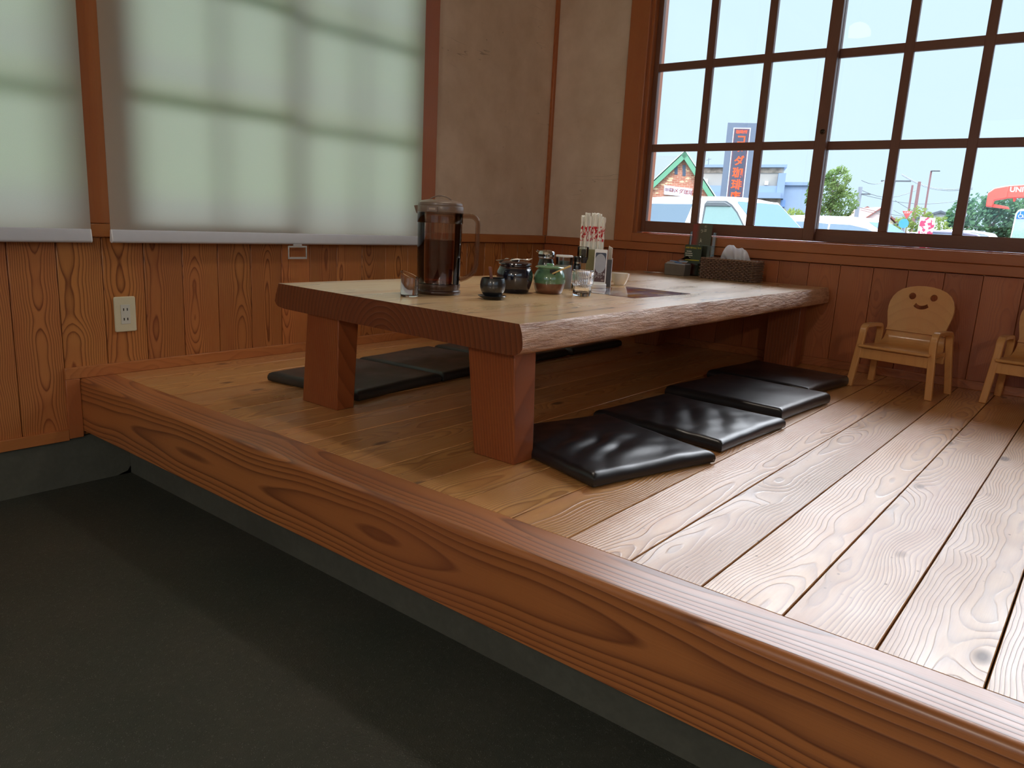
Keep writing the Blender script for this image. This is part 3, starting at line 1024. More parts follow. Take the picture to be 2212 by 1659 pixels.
M_glass = glass_mat('clear glass')
def lathe_thing(name, label, cat, loc, parts, group=None):
    t = thing(name, label, cat, loc, 0, group)
    for nm, prof, mat, kw in parts:
        MB().lathe(prof, kw.pop('n', 44), **{k: kw.pop(k) for k in list(kw) if k in ('rf', 'c', 'closed')}).build(nm, mat, t, smooth=True, **kw)
    return t
# slant-cut glass tube
m = MB()
n_ = 44
vd = Vector((CAM.x - 1.0795, CAM.y + 2.0758, 0)).normalized()
rv = Vector((-vd.y, vd.x, 0))
def slant(th, i, z): return 1
ro, ri = .0252, .0228
vs, fs = [], []
for j in range(n_):
    th = 2 * PI * j / n_
    c_, s_ = math.cos(th), math.sin(th)
    top = .0605 + .0095 * (-(rv.x * c_ + rv.y * s_)) - .004 * (vd.x * c_ + vd.y * s_)
    for r_, z in ((0.001, 0), (ro - .001, 0), (ro, .002), (ro, top - .001), ((ro + ri) / 2, top), (ri, top - .001), (ri, .006), (ri - .002, .004), (.001, .004)):
        vs.append((r_ * c_, r_ * s_, z))
for j in range(n_):
    k = (j + 1) % n_
    for i in range(8): fs.append((j * 9 + i, k * 9 + i, k * 9 + i + 1, j * 9 + i + 1))
m.add(vs, fs)
tag(m.build('slanted_glass', M_glass, smooth=True, loc=(1.0795, -2.0758, TZ)), 'empty clear cylinder with a slanted mouth, beside the tea pitcher base', 'glass')

M_black = plain('black glaze', (.016, .018, .022), .28, coat=.5, var=.1, nscale=60, bump=.1)
sau = MB().lathe([(.0, .0), (.026, .0), (.028, .002), (.037, .006), (.0415, .0095), (.040, .0105), (.035, .0085), (.026, .0045), (.0, .004)], 48, rf=lambda th, i, z: 1 + (.03 * math.cos(5 * th) if z > .005 else 0))
tag(sau.build('saucer', M_black, smooth=True, loc=(1.2345, -1.897, TZ)), 'small black saucer with a wavy rim under the round black cup', 'saucer')
cup = thing('sauce_cup', 'small round black glazed cup standing on a black saucer', 'cup', (1.2345, -1.897, TZ + .0045))
MB().lathe([(.0, .0), (.020, .0), (.026, .006), (.033, .017), (.0365, .028), (.037, .036), (.0355, .046), (.0335, .053), (.0325, .0555), (.031, .0555), (.0315, .052), (.034, .040), (.034, .030), (.026, .010), (.0, .008)], 52).build('cup_body', M_black, cup, smooth=True)
sp = MB()
vd = Vector((CAM.x - 1.2345, CAM.y + 1.897, 0)).normalized()
rv = Vector((-vd.y, vd.x, 0))
M_spoonw = plain('reddish wooden spoon', srgb(124, 74, 62), .4, var=.05)
base = Vector((1.2345, -1.897, TZ))
sp.strip([Vector((0, 0, .020)) + rv * .000, Vector((0, 0, .050)) - rv * .004, Vector((0, 0, .075)) - rv * .0075, Vector((0, 0, .091)) - rv * .0105], rv * .009, .003)
tag(sp.build('wooden_spoon', M_spoonw, loc=tuple(base), bevel=.001), 'reddish brown wooden spoon handle sticking out of the round black cup', 'spoon')

# dark blue pot
M_navy = plain('navy glaze', (.008, .011, .026), .14, coat=1., coatr=.05, var=.15, nscale=25) if 0 else plain('navy glaze', (.008, .011, .026), .14, coat=1., var=.15, nscale=25)
M_navyrim = plain('brown glaze rim', srgb(64, 38, 30), .2, coat=.8)
def pot(name, label, loc, sc_, parts, group=None):
    t = thing(name, label, 'pot', loc, 0, group)
    return t
pn = thing('sauce_pot', 'glossy dark blue lidded ceramic pot between the black cup and green pot', 'pot', (1.1340, -1.6738, TZ))
nb = MB().lathe([(.0, 0), (.044, 0), (.046, .003), (.0515, .018), (.056, .036), (.0575, .052), (.0560, .066), (.0500, .078), (.0465, .082), (.0465, .088), (.044, .088), (.044, .080), (.052, .06), (.052, .03), (.0, .008)], 60, rf=lambda th, i, z: 1 + .004 * math.sin(z * 520))
nb.build('pot_body', M_navy, pn, smooth=True)
MB().lathe([(.0470, .0745), (.0512, .0765), (.050, .081), (.047, .083)], 60, closed=True).build('glaze_band', M_navyrim, pn, smooth=True)
ld = MB().lathe([(.0, .087), (.049, .087), (.0525, .0895), (.052, .0925), (.046, .096), (.030, .0985), (.0, .099)], 60)
lo = ld.build('lid', plain('black brown glaze', srgb(42, 26, 26), .16, coat=.9), pn, smooth=True)
MB().lathe([(.0, .098), (.012, .098), (.014, .102), (.012, .106), (.0, .107)], 30).build('lid_knob', M_navyrim, lo, smooth=True)
def spoon(name, label, p0, p1, mat, bw=.017, hw=.006, bl=.04, rise=.0):
    p0, p1 = Vector(p0), Vector(p1)
    d = (p1 - p0)
    L = d.length
    d.normalize()
    s_ = d.cross(Vector((0, 0, 1))).normalized()
    u_ = s_.cross(d)
    m = MB()
    N = 30
    vs, fs = [], []
    for i in range(N + 1):
        q = i / N * L
        if q < bl:
            a = q / bl
            w_ = bw * math.sqrt(max(0.02, 1 - (2 * a - 1) ** 2)) * (1 if a < .5 else max(hw / bw, 1)) if a < .82 else max(hw, bw * math.sqrt(max(.02, 1 - (2 * a - 1) ** 2)))
            dip = -.005 * math.sin(PI * a)
        else:
            w_ = hw * (1 + .3 * (q - bl) / L)
            dip = .003 * math.sin(PI * (q - bl) / (L - bl))
        for j in range(7):
            s = -1 + j / 3
            vs.append(p0 + d * q + s_ * (s * w_ / 2) + u_ * (dip * (1 - s * s * .8)))
        for j in range(7):
            s = 1 - j / 3
            vs.append(p0 + d * q + s_ * (s * w_ / 2) + u_ * (dip * (1 - s * s * .8) - .0014))
    for i in range(N):
        for j in range(14):
            k = (j + 1) % 14
            fs.append((i * 14 + j, i * 14 + k, (i + 1) * 14 + k, (i + 1) * 14 + j))
    fs += [tuple(range(13, -1, -1)), tuple(N * 14 + j for j in range(14))]
    m.add([v - p0 for v in vs], fs)
    return tag(m.build(name, mat, smooth=True, loc=tuple(p0), ang=1.), label, 'spoon')
vdp = Vector((CAM.x - 1.134, CAM.y + 1.674, 0)).normalized()
rvp = Vector((-vdp.y, vdp.x, 0))
pc = Vector((1.134, -1.6738, TZ))
M_cerw = plain('white ceramic', srgb(226, 222, 214), .2, coat=.6, var=.01)
spoon('ceramic_spoon', 'white spoon lying across the lid of the dark blue pot', pc + rvp * .053 + vdp * .018 + Vector((0, 0, .110)), pc - rvp * .018 + vdp * .022 + Vector((0, 0, .1015)), M_cerw, .014, .006, .032)
spoon('ceramic_spoon', 'speckled pale spoon tip jutting out on the pitcher side of the dark blue pot', pc - rvp * .062 + Vector((0, 0, .099)), pc - rvp * .020 + vdp * .006 + Vector((0, 0, .1050)), plain('speckled glaze', srgb(176, 160, 140), .3, var=.3, nscale=300), .015, .006, .028)

# green pot
def greenmat():
    n = NT('green and brown glaze')
    P = n.pos()
    nz = n.noise(n.objv, 30, 3)
    z = n.m('ADD', P[2], n.m('MULTIPLY', n.m('SUBTRACT', nz, .5), .006))
    g = n.mix(n.ramp(nz, .3, .7), srgb(104, 142, 108), srgb(72, 112, 84))
    br = n.mix(n.ramp(n.noise(n.objv, 50, 3), .3, .7), srgb(124, 80, 58), srgb(96, 58, 42))
    c = n.mix(n.ramp(z, .0315, .0345), br, g)
    n.bsdf(c, n.ramp(z, .031, .035, .4, .14), coat=.8, coatr=.06)
    return n.mat
M_green = greenmat()
pg = thing('sauce_pot', 'green glazed lidded pot with a bare brown foot, beside the dark blue pot', 'pot', (1.2010, -1.5780, TZ))
MB().lathe([(.0, 0), (.038, 0), (.042, .003), (.047, .014), (.0505, .030), (.0515, .044), (.0495, .058), (.044, .070), (.0405, .075), (.0405, .080), (.0375, .080), (.0375, .074), (.047, .056), (.047, .03), (.0, .008)], 60).build('pot_body', M_green, pg, smooth=True)
gl = MB().lathe([(.0, .0795), (.042, .0795), (.047, .0815), (.0475, .0835), (.043, .0865), (.025, .089), (.0, .0895)], 60)
lg = gl.build('lid', plain('green glaze', srgb(104, 142, 108), .16, coat=.9, nscale=30), pg, smooth=True)
MB().lathe([(.0, .088), (.011, .088), (.013, .092), (.011, .0945), (.0, .095)], 30).build('lid_knob', plain('pale green glaze', srgb(112, 160, 116), .16, coat=.9), lg, smooth=True)
vdg = Vector((CAM.x - 1.201, CAM.y + 1.578, 0)).normalized()
rvg = Vector((-vdg.y, vdg.x, 0))
gc = Vector((1.201, -1.578, TZ))
# dark notch in the neck where the ladle comes out
nt = MB()
nt.prism([(-.010, .004)] + [(x, y) for x, y in arc(0, -.004, .010, 180, 360, 8)] + [(.010, .004)], 0, .006, basis(gc * 0 + vdg * .0395 + rvg * .010 + Vector((0, 0, .0735)), rvg))
nt.build('ladle_notch', M_dark, pg)
wl = MB()
a0 = gc + vdg * .046 + rvg * .008 + Vector((0, 0, .0655))
a1 = gc + vdg * .050 + rvg * .064 + Vector((0, 0, .0930))
wl.tube([Vector((0, 0, 0)), (a1 - a0) * .5, (a1 - a0)], [.0022, .0026, .0036], 10)
tag(wl.build('wooden_ladle', plain('pale bamboo', srgb(206, 178, 120), .4), smooth=True, loc=tuple(a0)), 'pale bamboo ladle handle leaning out of the green pot', 'ladle')

# chrome-topped bottle, shaker with clear lid, small sauce bottle, spray bottle
M_chrome = plain('chrome', (.72, .70, .68), .12, 1., var=.02)
M_bbody = plain('black bottle', (.012, .012, .013), .2, coat=.6)
M_paper = plain('label paper', srgb(222, 220, 212), .6, var=.01)
cb = thing('sauce_bottle', 'bottle with a shiny chrome screw cap standing behind the two pots', 'bottle', (1.1100, -1.4780, TZ))
MB().lathe([(.0, 0), (.026, 0), (.028, .003), (.028, .085), (.024, .098), (.022, .104), (.0, .104)], 40).build('bottle_body', M_bbody, cb, smooth=True)
cp = MB().lathe([(.0, .104), (.0275, .104), (.0275, .124), (.025, .128), (.012, .1315), (.0, .132)], 44)
co = cp.build('cap', M_chrome, cb, smooth=True)
MB().lathe([(.0277, .1095), (.0279, .1095), (.0279, .1175), (.0277, .1175)], 44, closed=True).build('cap_band', M_bbody, co, smooth=True)
vb = Vector((CAM.x - 1.11, CAM.y + 1.478, 0)).normalized()
rb = Vector((-vb.y, vb.x, 0))
lb = MB()
for k, wv_ in enumerate((.0018, .003, .0012, .003, .003)):
    a = (vb * math.cos(R(-5 + k * 11)) + rb * math.sin(R(-5 + k * 11)))
    lb.prism([(-wv_ / 2, -.0025), (wv_ / 2, -.0025), (wv_ / 2, .0025), (-wv_ / 2, .0025)], 0, .0004, basis(a * .0279 + Vector((0, 0, .1135)), (-a.y, a.x, 0)))
lb.build('cap_print', M_paper, co)
MB().tube([-rb * .024 + Vector((0, 0, .1245)), -rb * .030 + Vector((0, 0, .1250)), -rb * .034 + Vector((0, 0, .1285))], [.003, .0028, .0035], 8).build('pour_spout', M_chrome, co, smooth=True)

jr = thing('spice_shaker', 'grey shaker with a clear domed lid behind the green pot', 'shaker', (1.1132, -1.3765, TZ))
MB().lathe([(.0, 0), (.0275, 0), (.0285, .002), (.0285, .082), (.0, .082)], 44).build('shaker_body', plain('grey label', srgb(150, 154, 160), .4), jr, smooth=True)
MB().lathe([(.0292, .080), (.0298, .082), (.0298, .106), (.0292, .111), (.026, .113), (.0, .1135), (.0, .1115), (.027, .110), (.0285, .082)], 44).build('clear_lid', M_clear, jr, smooth=True)
MB().lathe([(.0290, .108), (.0305, .1085), (.0305, .113), (.0285, .1145), (.0270, .114), (.0285, .110)], 44, closed=True).build('lid_rim', M_white, jr, smooth=True)
MB().lathe([(.0, .082), (.020, .082), (.020, .094), (.0, .096)], 30).build('shaker_top', plain('dark green plastic', srgb(52, 68, 62), .4), jr, smooth=True)

sb = thing('sauce_bottle', 'slim dark sauce bottle between the clear-lid shaker and ribbed glass', 'bottle', (1.1280, -1.3185, TZ))
MB().lathe([(.0, 0), (.0135, 0), (.0145, .002), (.0145, .075), (.012, .086), (.011, .088), (.0, .088)], 30).build('bottle_body', M_bbody, sb, smooth=True)
MB().lathe([(.0125, .0855), (.0148, .086), (.0148, .092), (.0125, .0925)], 30, closed=True).build('neck_ring', M_chrome, sb, smooth=True)
MB().lathe([(.0, .092), (.0135, .092), (.0140, .094), (.0135, .109), (.011, .1115), (.0, .112)], 30).build('cap', M_bbody, sb, smooth=True)

sy = thing('spray_bottle', 'tan mini spray bottle with a clear cap over a black nozzle, before the straws', 'bottle', (1.0950, -1.2360, TZ))
MB().lathe([(.0, 0), (.0125, 0), (.0135, .002), (.0135, .085), (.0, .085)], 30).build('bottle_body', plain('tan liquid bottle', srgb(176, 132, 84), .3), sy, smooth=True)
MB().lathe([(.0, .085), (.0150, .085), (.0170, .094), (.0195, .098), (.0205, .101), (.0205, .107), (.0, .108)], 34).build('nozzle_collar', M_bbody, sy, smooth=True)
nz = MB().prism(rrect(-.006, .107, .011, .134, .005), -.008, .008, basis((0, 0, 0), (.83, .56, 0)))
nz.build('nozzle', M_bbody, sy, bevel=.002)
MB().lathe([(.0205, .104), (.0205, .142), (.0185, .1435), (.0, .1435), (.0, .1425), (.0182, .1425), (.0195, .141), (.0195, .104)], 34).build('clear_cap', M_clear, sy, smooth=True)

tr = MB()
tr.prism(rrect(-.075, -.13, .075, .13, .01), 0, .003, None)
tr.prism(rrect(-.075, -.13, .075, .13, .01), .003, .0031, None)
CR = Vector((.86, .51, 0)).normalized()        # across the picture on the table
CF = Vector((CR.y, -CR.x, 0))                  # towards the camera
# straws in a khaki holder
HC = Vector((1.060, -1.128, TZ))
hd = thing('straw_holder', 'khaki rectangular table caddy holding the paper-wrapped straws', 'holder', tuple(HC))
M_khaki = plain('khaki plastic', srgb(132, 128, 88), .35)
hh = MB()
for (x0, y0, x1, y1) in ((-.050, -.024, .050, -.0215), (-.050, .0215, .050, .024), (-.050, -.0215, -.0475, .0215), (.0475, -.0215, .050, .0215), (-.001, -.0215, .001, .0215)):
    hh.box((x0, y0, 0.0015), (x1, y1, .132), M=basis((0, 0, 0), CR, (0, 0, 1)) @ Matrix.Rotation(R(-90), 4, 'X'))
hh.box((-.050, -.024, 0), (.050, .024, .002), M=basis((0, 0, 0), CR, (0, 0, 1)) @ Matrix.Rotation(R(-90), 4, 'X'))
hh.build('holder_box', M_khaki, hd)
def strawmat():
    n = NT('straw wrapper')
    P = n.pos()
    oi = n.t.nodes.new('ShaderNodeObjectInfo')
    rn = n.m('MULTIPLY', oi.outputs['Random'], 40.)
    v = n.noise(n.comb(n.m('MULTIPLY', P[0], 190.), n.m('ADD', n.m('MULTIPLY', P[1], 190.), rn), n.m('MULTIPLY', P[2], 75.)), 1, 2, .5)
    band = n.m('MULTIPLY', n.ramp(P[2], .155, .160), n.ramp(P[2], .215, .210))
    msk = n.m('MULTIPLY', band, n.ramp(v, .50, .53))
    c = n.mix(msk, srgb(232, 230, 220), srgb(196, 24, 40))
    n.bsdf(c, .55, spec=.3, normal=n.bump(n.noise(n.objv, 200, 3), .3, .001))
    return n.mat
M_straw = strawmat()
random.seed(4)
sx = [-.042, -.033, -.025, -.017, -.009, -.001, .008, .017, .026, .034, .042, -.020, .012]
for k, q in enumerate(sx):
    dq = (-.008 if k % 2 else .008) if k < 11 else 0.
    L = .250 + random.uniform(-.006, .010) - (.008 if q > .03 else 0)
    m = MB()
    N = 22
    r0 = random.uniform(.0050, .0060)
    pts, rad = [], []
    for i in range(N + 1):
        s = i / N
        pts.append((0, 0, s * L))
        rad.append(r0 * (1 + .10 * math.sin(i * 2.3 + k)) if s < .90 else r0 * (1.0 + (.35 if s > .95 else -.15) * (1 + .3 * math.sin(i * 5 + k))))
    m.tube(pts, rad, 10, flat=.75)
    # crimped paper end, uneven
    m.v = [(x, y, z + (.004 * math.sin(7 * math.atan2(y, x) + k) if z > L * .98 else 0)) for x, y, z in m.v]
    tilt = q * .32
    o = m.build('wrapped_straw', M_straw, smooth=True, ang=1.2)
    M = basis(HC + CR * (q * .96) + CF * dq + Vector((0, 0, .0035)), CR, Vector((0, 0, 1)) + CR * tilt * .55 + CF * random.uniform(-.02, .03))
    # local x right, y up, z toward camera -> straw runs along local y
    o.matrix_world = M @ Matrix.Rotation(R(-90), 4, 'X')
    lab = {0: 'red-lettered wrapped straw at the pot-side end of the bunch in the khaki caddy', 10: 'red-lettered wrapped straw at the window-side end of the bunch in the khaki caddy',
           1: 'red-lettered wrapped straw second from the pot-side end of the bunch', 9: 'red-lettered wrapped straw second from the window-side end of the bunch'}
    tag(o, lab.get(k, 'paper-wrapped straw with red lettering in the middle of the upright bunch'), 'straw', 'wrapped straws in the khaki caddy')

# framed dessert card on a white foot
CC = Vector((1.170, -1.232, TZ))
cd_ = thing('card_stand', 'white-framed dessert card with a grey plate picture, on a white foot', 'card stand', tuple(CC))
fm = basis((0, 0, 0), CR, Vector((0, 0, 1)) - CF * .03)
CW = .0225
MB().prism(rrect(-CW, .016, CW, .1375, .003), -.0015, .0015, fm).build('card', M_white, cd_, bevel=.0005)
M_navyc = plain('card dark', srgb(62, 72, 92), .5, var=0)
M_plum = plain('card plum', srgb(84, 58, 62), .5, var=0)
M_plate = plain('card plate', srgb(172, 176, 186), .5, var=.03)
MB().prism(rrect(-CW + .0035, .078, CW - .0035, .126, .004), .0016, .0019, fm).build('printed_panel', M_navyc, cd_)
MB().prism([(-CW + .0035, .0225), (CW - .0035, .0225), (CW - .0035, .078), (-CW + .0035, .078)], .0016, .0019, fm).build('printed_panel', M_plum, cd_)
MB().prism([(max(-CW + .0035, min(CW - .0036, x)), y) for x, y in [(-.001 + .0205 * math.cos(2 * PI * k / 36), .088 + .034 * math.sin(2 * PI * k / 36)) for k in range(36)]], .0020, .0022, fm).build('plate_picture', M_plate, cd_)
text('とろける', .0098, M_white, fm @ Matrix.Translation((-.0005, .050, .0023)), cd_)
text('プリン', .0098, M_white, fm @ Matrix.Translation((-.0045, .040, .0023)), cd_)
MB().prism([(.006, .026), (.0155, .026), (.0155, .0315), (.006, .0315)], .0020, .0022, fm).build('price_box', plain('price tan', srgb(150, 132, 124), .5), cd_)
ft = MB().box((-.026, .0, -.022), (.026, .016, .022), M=basis((0, 0, 0), CR))
ft.build('foot', M_white, cd_, bevel=.003)
tr = MB().prism(rrect(-.05, -.10, .05, .085, .008), 0, .0035, Matrix.Rotation(math.atan2(CR.y, CR.x), 4, 'Z'))
# leaflets in a dark narrow rack beside the straws
LC = Vector((1.150, -1.128, TZ))
lr = thing('leaflet_rack', 'narrow dark rack with cream leaflets beside the dessert card', 'rack', tuple(LC))
Mr = basis((0, 0, 0), CR)
M_rack = plain('dark grey plastic', srgb(72, 72, 74), .35)
for nm, (x0, x1), mat, z1 in (('rack_side', (-.014, -.0125), M_rack, .100), ('rack_side', (.0035, .005), plain('white rack edge', srgb(216, 216, 220), .35), .104)):
    MB().box((x0, 0.002, -.030), (x1, z1, .034), M=Mr).build(nm, mat, lr)
MB().box((-.0125, 0.002, .030), (.0035, .100, .034), M=Mr).build('rack_front', M_rack, lr)
MB().box((-.014, 0, -.030), (.005, .002, .034), M=Mr).build('rack_base', M_rack, lr)
for k in range(4):
    x0 = -.0118 + k * .0038
    lf = MB().box((x0, .003, -.026), (x0 + .0022, .148 - .002 * k, .026), M=Mr)
    o = lf.build('menu_leaflet', plain('cream card', srgb(214, 206, 190), .6, var=.02), loc=tuple(LC), bevel=.0005)
    tag(o, ('cream leaflet nearest the dessert card in the narrow dark rack', 'cream leaflet second from the dessert card in the narrow rack', 'cream leaflet second from the white rack edge', 'cream leaflet leaning by the white edge of the narrow rack')[k], 'leaflet', 'leaflets in the narrow dark rack')

# small white tray under the bottles
ty = MB().prism(rrect(-.060, -.040, .052, .040, .006), 0, .004, Matrix.Rotation(math.atan2(CR.y, CR.x), 4, 'Z'))

# ribbed glass
gt = thing('ribbed_glass', 'empty stacking glass with a ribbed upper half, in front of the dessert card', 'glass', (1.3050, -1.5428, TZ))
rfx = lambda th, i, z: 1 + ((.040 * math.cos(34 * th)) if (.036 < z < .075 and i < 9) else 0)
MB().lathe([(.0, .0), (.026, .0), (.0285, .002), (.0290, .010), (.0288, .034), (.0325, .0375), (.0338, .041), (.0338, .060), (.0335, .074), (.0335, .080), (.0325, .0812), (.0315, .080), (.0315, .060), (.0312, .042), (.0265, .036), (.0262, .014), (.022, .010), (.0, .009)], 272, rf=rfx).build('glass_body', M_clear if 0 else M_glass, gt, smooth=True, ang=1.2)

# white bowl
tag(MB().lathe([(.0, .0), (.020, .0), (.021, .003), (.0285, .016), (.0335, .034), (.036, .044), (.0365, .0455), (.0345, .0455), (.031, .032), (.024, .012), (.0, .006)], 52).build('small_bowl', M_cerw, smooth=True, loc=(1.1240, -1.0120, TZ)), 'small white ceramic bowl beside the leaflet rack', 'bowl')

# laminated picture menu lying flat
def menumat():
    n = NT('picture menu')
    P = n.pos()
    v = n.vor(n.comb(n.m('MULTIPLY', P[0], 26.), n.m('MULTIPLY', P[1], 20.), 0.), 1.)
    nz = n.noise(n.objv, 60, 3)
    c = n.mix(n.ramp(v[0], .3, .5), srgb(150, 90, 110), srgb(86, 78, 118))
    sp = n.t.nodes.new('ShaderNodeSeparateColor')
    n.t.links.new(v[1], sp.inputs[0])
    c = n.mix(n.ramp(sp.outputs[0], .6, .62), c, srgb(196, 146, 70))
    c = n.mix(n.ramp(sp.outputs[1], .75, .77), c, srgb(196, 196, 206))
    c = n.mix(n.ramp(nz, .5, .6, 0., .6), c, srgb(58, 52, 80))
    n.bsdf(c, .18, coat=.8, coatr=.05)
    return n.mat
mm = MB().prism(rrect(-.133, -.182, .133, .182, .004), 0, .0008)
tag(mm.build('picture_menu', menumat(), loc=(1.310, -1.243, TZ + .0003), rotz=R(-3)), 'laminated purple picture menu lying flat in the middle of the table', 'menu')

# far end of the table: sugar box, acrylic menu stand, wicker tissue basket, small spoon
bx = thing('sachet_box', 'small dark grey open box of blue and white sachets, by the menu stand', 'box', (.9240, -.1380, TZ))
M_boxg = plain('warm grey plastic', srgb(108, 100, 92), .4)
bb_ = MB()
o4 = [(-.056, -.036), (.056, -.036), (.056, .036), (-.056, .036)]
bb_.hexa([(x * .94, y * .94, 0) for x, y in o4] + [(x, y, .054) for x, y in o4])
bb_.build('box_body', M_boxg, bx, bevel=.003)
MB().prism(rrect(-.053, -.033, .053, .033, .006), .0545, .058).build('box_rim', plain('pale rim', srgb(196, 200, 208), .4), bx)
random.seed(3)
for k in range(9):
    a = random.uniform(-.6, .6)
    M = Matrix.Translation((random.uniform(-.034, .036), random.uniform(-.018, .018), .0605 + .0012 * k)) @ Matrix.Rotation(a, 4, 'Z') @ Matrix.Rotation(random.uniform(-.12, .12), 4, 'X')
    s_ = MB().box((-.018, -.008, -.001), (.018, .008, .001), M=M)
    col = [srgb(120, 176, 236), srgb(240, 244, 250), srgb(170, 206, 246)][k % 3]
    so_ = s_.build('sugar_sachet', plain('sachet %d' % k, col, .5), loc=(.924, -.138, TZ), bevel=.0006)
    tag(so_, '%s paper sachet lying on top in the dark grey box' % ('blue', 'white', 'light blue')[k % 3], 'sachet', '%s sachets in the grey box' % ('blue', 'white', 'light blue')[k % 3])
bag = MB()
bag.add([(-.040, .030, .058), (.04, .030, .058), (.050, .031, .085), (.030, .031, .094), (-.005, .030, .078), (-.040, -.026, .0585), (-.02, .0, .066)], [(0, 1, 2, 3, 4), (0, 4, 6, 5), (4, 3, 2, 6)])
bag.build('plastic_bag', M_clear, bx, smooth=True, fix=False)

st = thing('menu_stand', 'clear acrylic stand with a tall dark noodle leaflet, beside the tissue basket', 'menu stand', (.998, -.052, TZ))
SR = Vector((1, -.06, 0)).normalized()
lean = Vector((.055, .05, 1))
Ms = basis((0, 0, 0), SR, lean)
MB().box((-.066, .0, -.003), (.068, .215, .0), M=Ms).build('back_panel', M_clear, st)
MB().box((-.048, .0, .016), (.066, .15, .0185), M=Ms).build('front_panel', M_clear, st)
for x0 in (-.068, .056): MB().box((x0, 0, .0005), (x0 + .012, .213, .014), M=Ms).build('side_channel', M_clear, st)
MB().box((-.048, 0, -.012), (.050, .004, .022), M=basis((0, 0, 0), SR)).build('stand_base', M_clear, st)
def leafmat():
    n = NT('leaflet print')
    P = n.pos()
    nz = n.noise(n.objv, 35, 4)
    c = n.mix(n.ramp(P[0], -.040, -.018), srgb(140, 58, 48), srgb(86, 86, 72))
    c = n.mix(n.ramp(nz, .55, .7, 0., .6), c, srgb(90, 84, 70))
    n.bsdf(c, .35)
    return n.mat
lf = MB().box((-.060, .004, .003), (.044, .250, .006), M=Ms)
lo = lf.build('noodle_leaflet', leafmat(), loc=(.998, -.052, TZ))
tag(lo, 'tall dark red and green leaflet standing in the acrylic stand', 'leaflet')
M_ptxt = plain('leaflet lettering', srgb(206, 200, 182), .5)
for k, chh in enumerate('ラーメン'):
    if chh == 'ー':
        MB().box((-.0012, -.010, 0), (.0012, .008, .0004), M=Ms @ Matrix.Translation((-.011, .196 - .021 * k, .0062))).build('lettering', M_ptxt, lo)
    else:
        text(chh, .019, M_ptxt, Ms @ Matrix.Translation((-.010, .216 - .024 * k, .0062)), lo)
text('の', .014, M_ptxt, Ms @ Matrix.Translation((.008, .239, .0062)), lo)
text('涼', .016, M_ptxt, Ms @ Matrix.Translation((.008, .220, .0062)), lo)
fd = MB().lathe([(.0, .0), (.016, .0), (.015, .002), (.0, .003)], 24)
fd.v = [tuple((Ms @ Matrix.Translation((-.046, .126, .0062))) @ Vector(q)) for q in fd.v]
fd.build('food_picture', plain('food print', srgb(206, 160, 120), .5, var=.4, nscale=120), lo)
sgn = thing('small_sign', 'small green-black notice plate with yellow lettering, leaning before the acrylic stand', 'sign', (.975, -.092, TZ))
Mg = basis((0, 0, 0), SR, Vector((.03, .04, 1)))
MB().prism(rrect(-.048, .062, .044, .150, .008), .0, .003, Mg).build('plate', plain('dark green plate', srgb(62, 76, 62), .4), sgn, bevel=.001)
MB().box((-.030, .0, -.001), (.030, .062, .002), M=Mg).build('plate_foot', M_clear, sgn)
M_yel = plain('yellow lettering', srgb(240, 220, 50), .5)
text('お取り寄せはこちら', .0095, M_yel, Mg @ Matrix.Translation((-.002, .135, .0035)), sgn)
wl_ = MB()
for j, (yy, x0, x1) in enumerate(((.118, -.036, -.010), (.108, -.042, -.004), (.098, -.040, -.006), (.088, -.034, -.012))):
    x = x0
    while x < x1:
        wl_.box((x, yy - .0022, .0031), (x + .0038, yy + .0022, .0036), M=Mg)
        x += .0056
wl_.build('small_print', M_paper, sgn)
yl = MB()
x = -.040
while x < .032:
    yl.box((x, .0745, .0031), (x + .0042, .0785, .0036), M=Mg)
    x += .006
yl.build('small_print', M_yel, sgn)

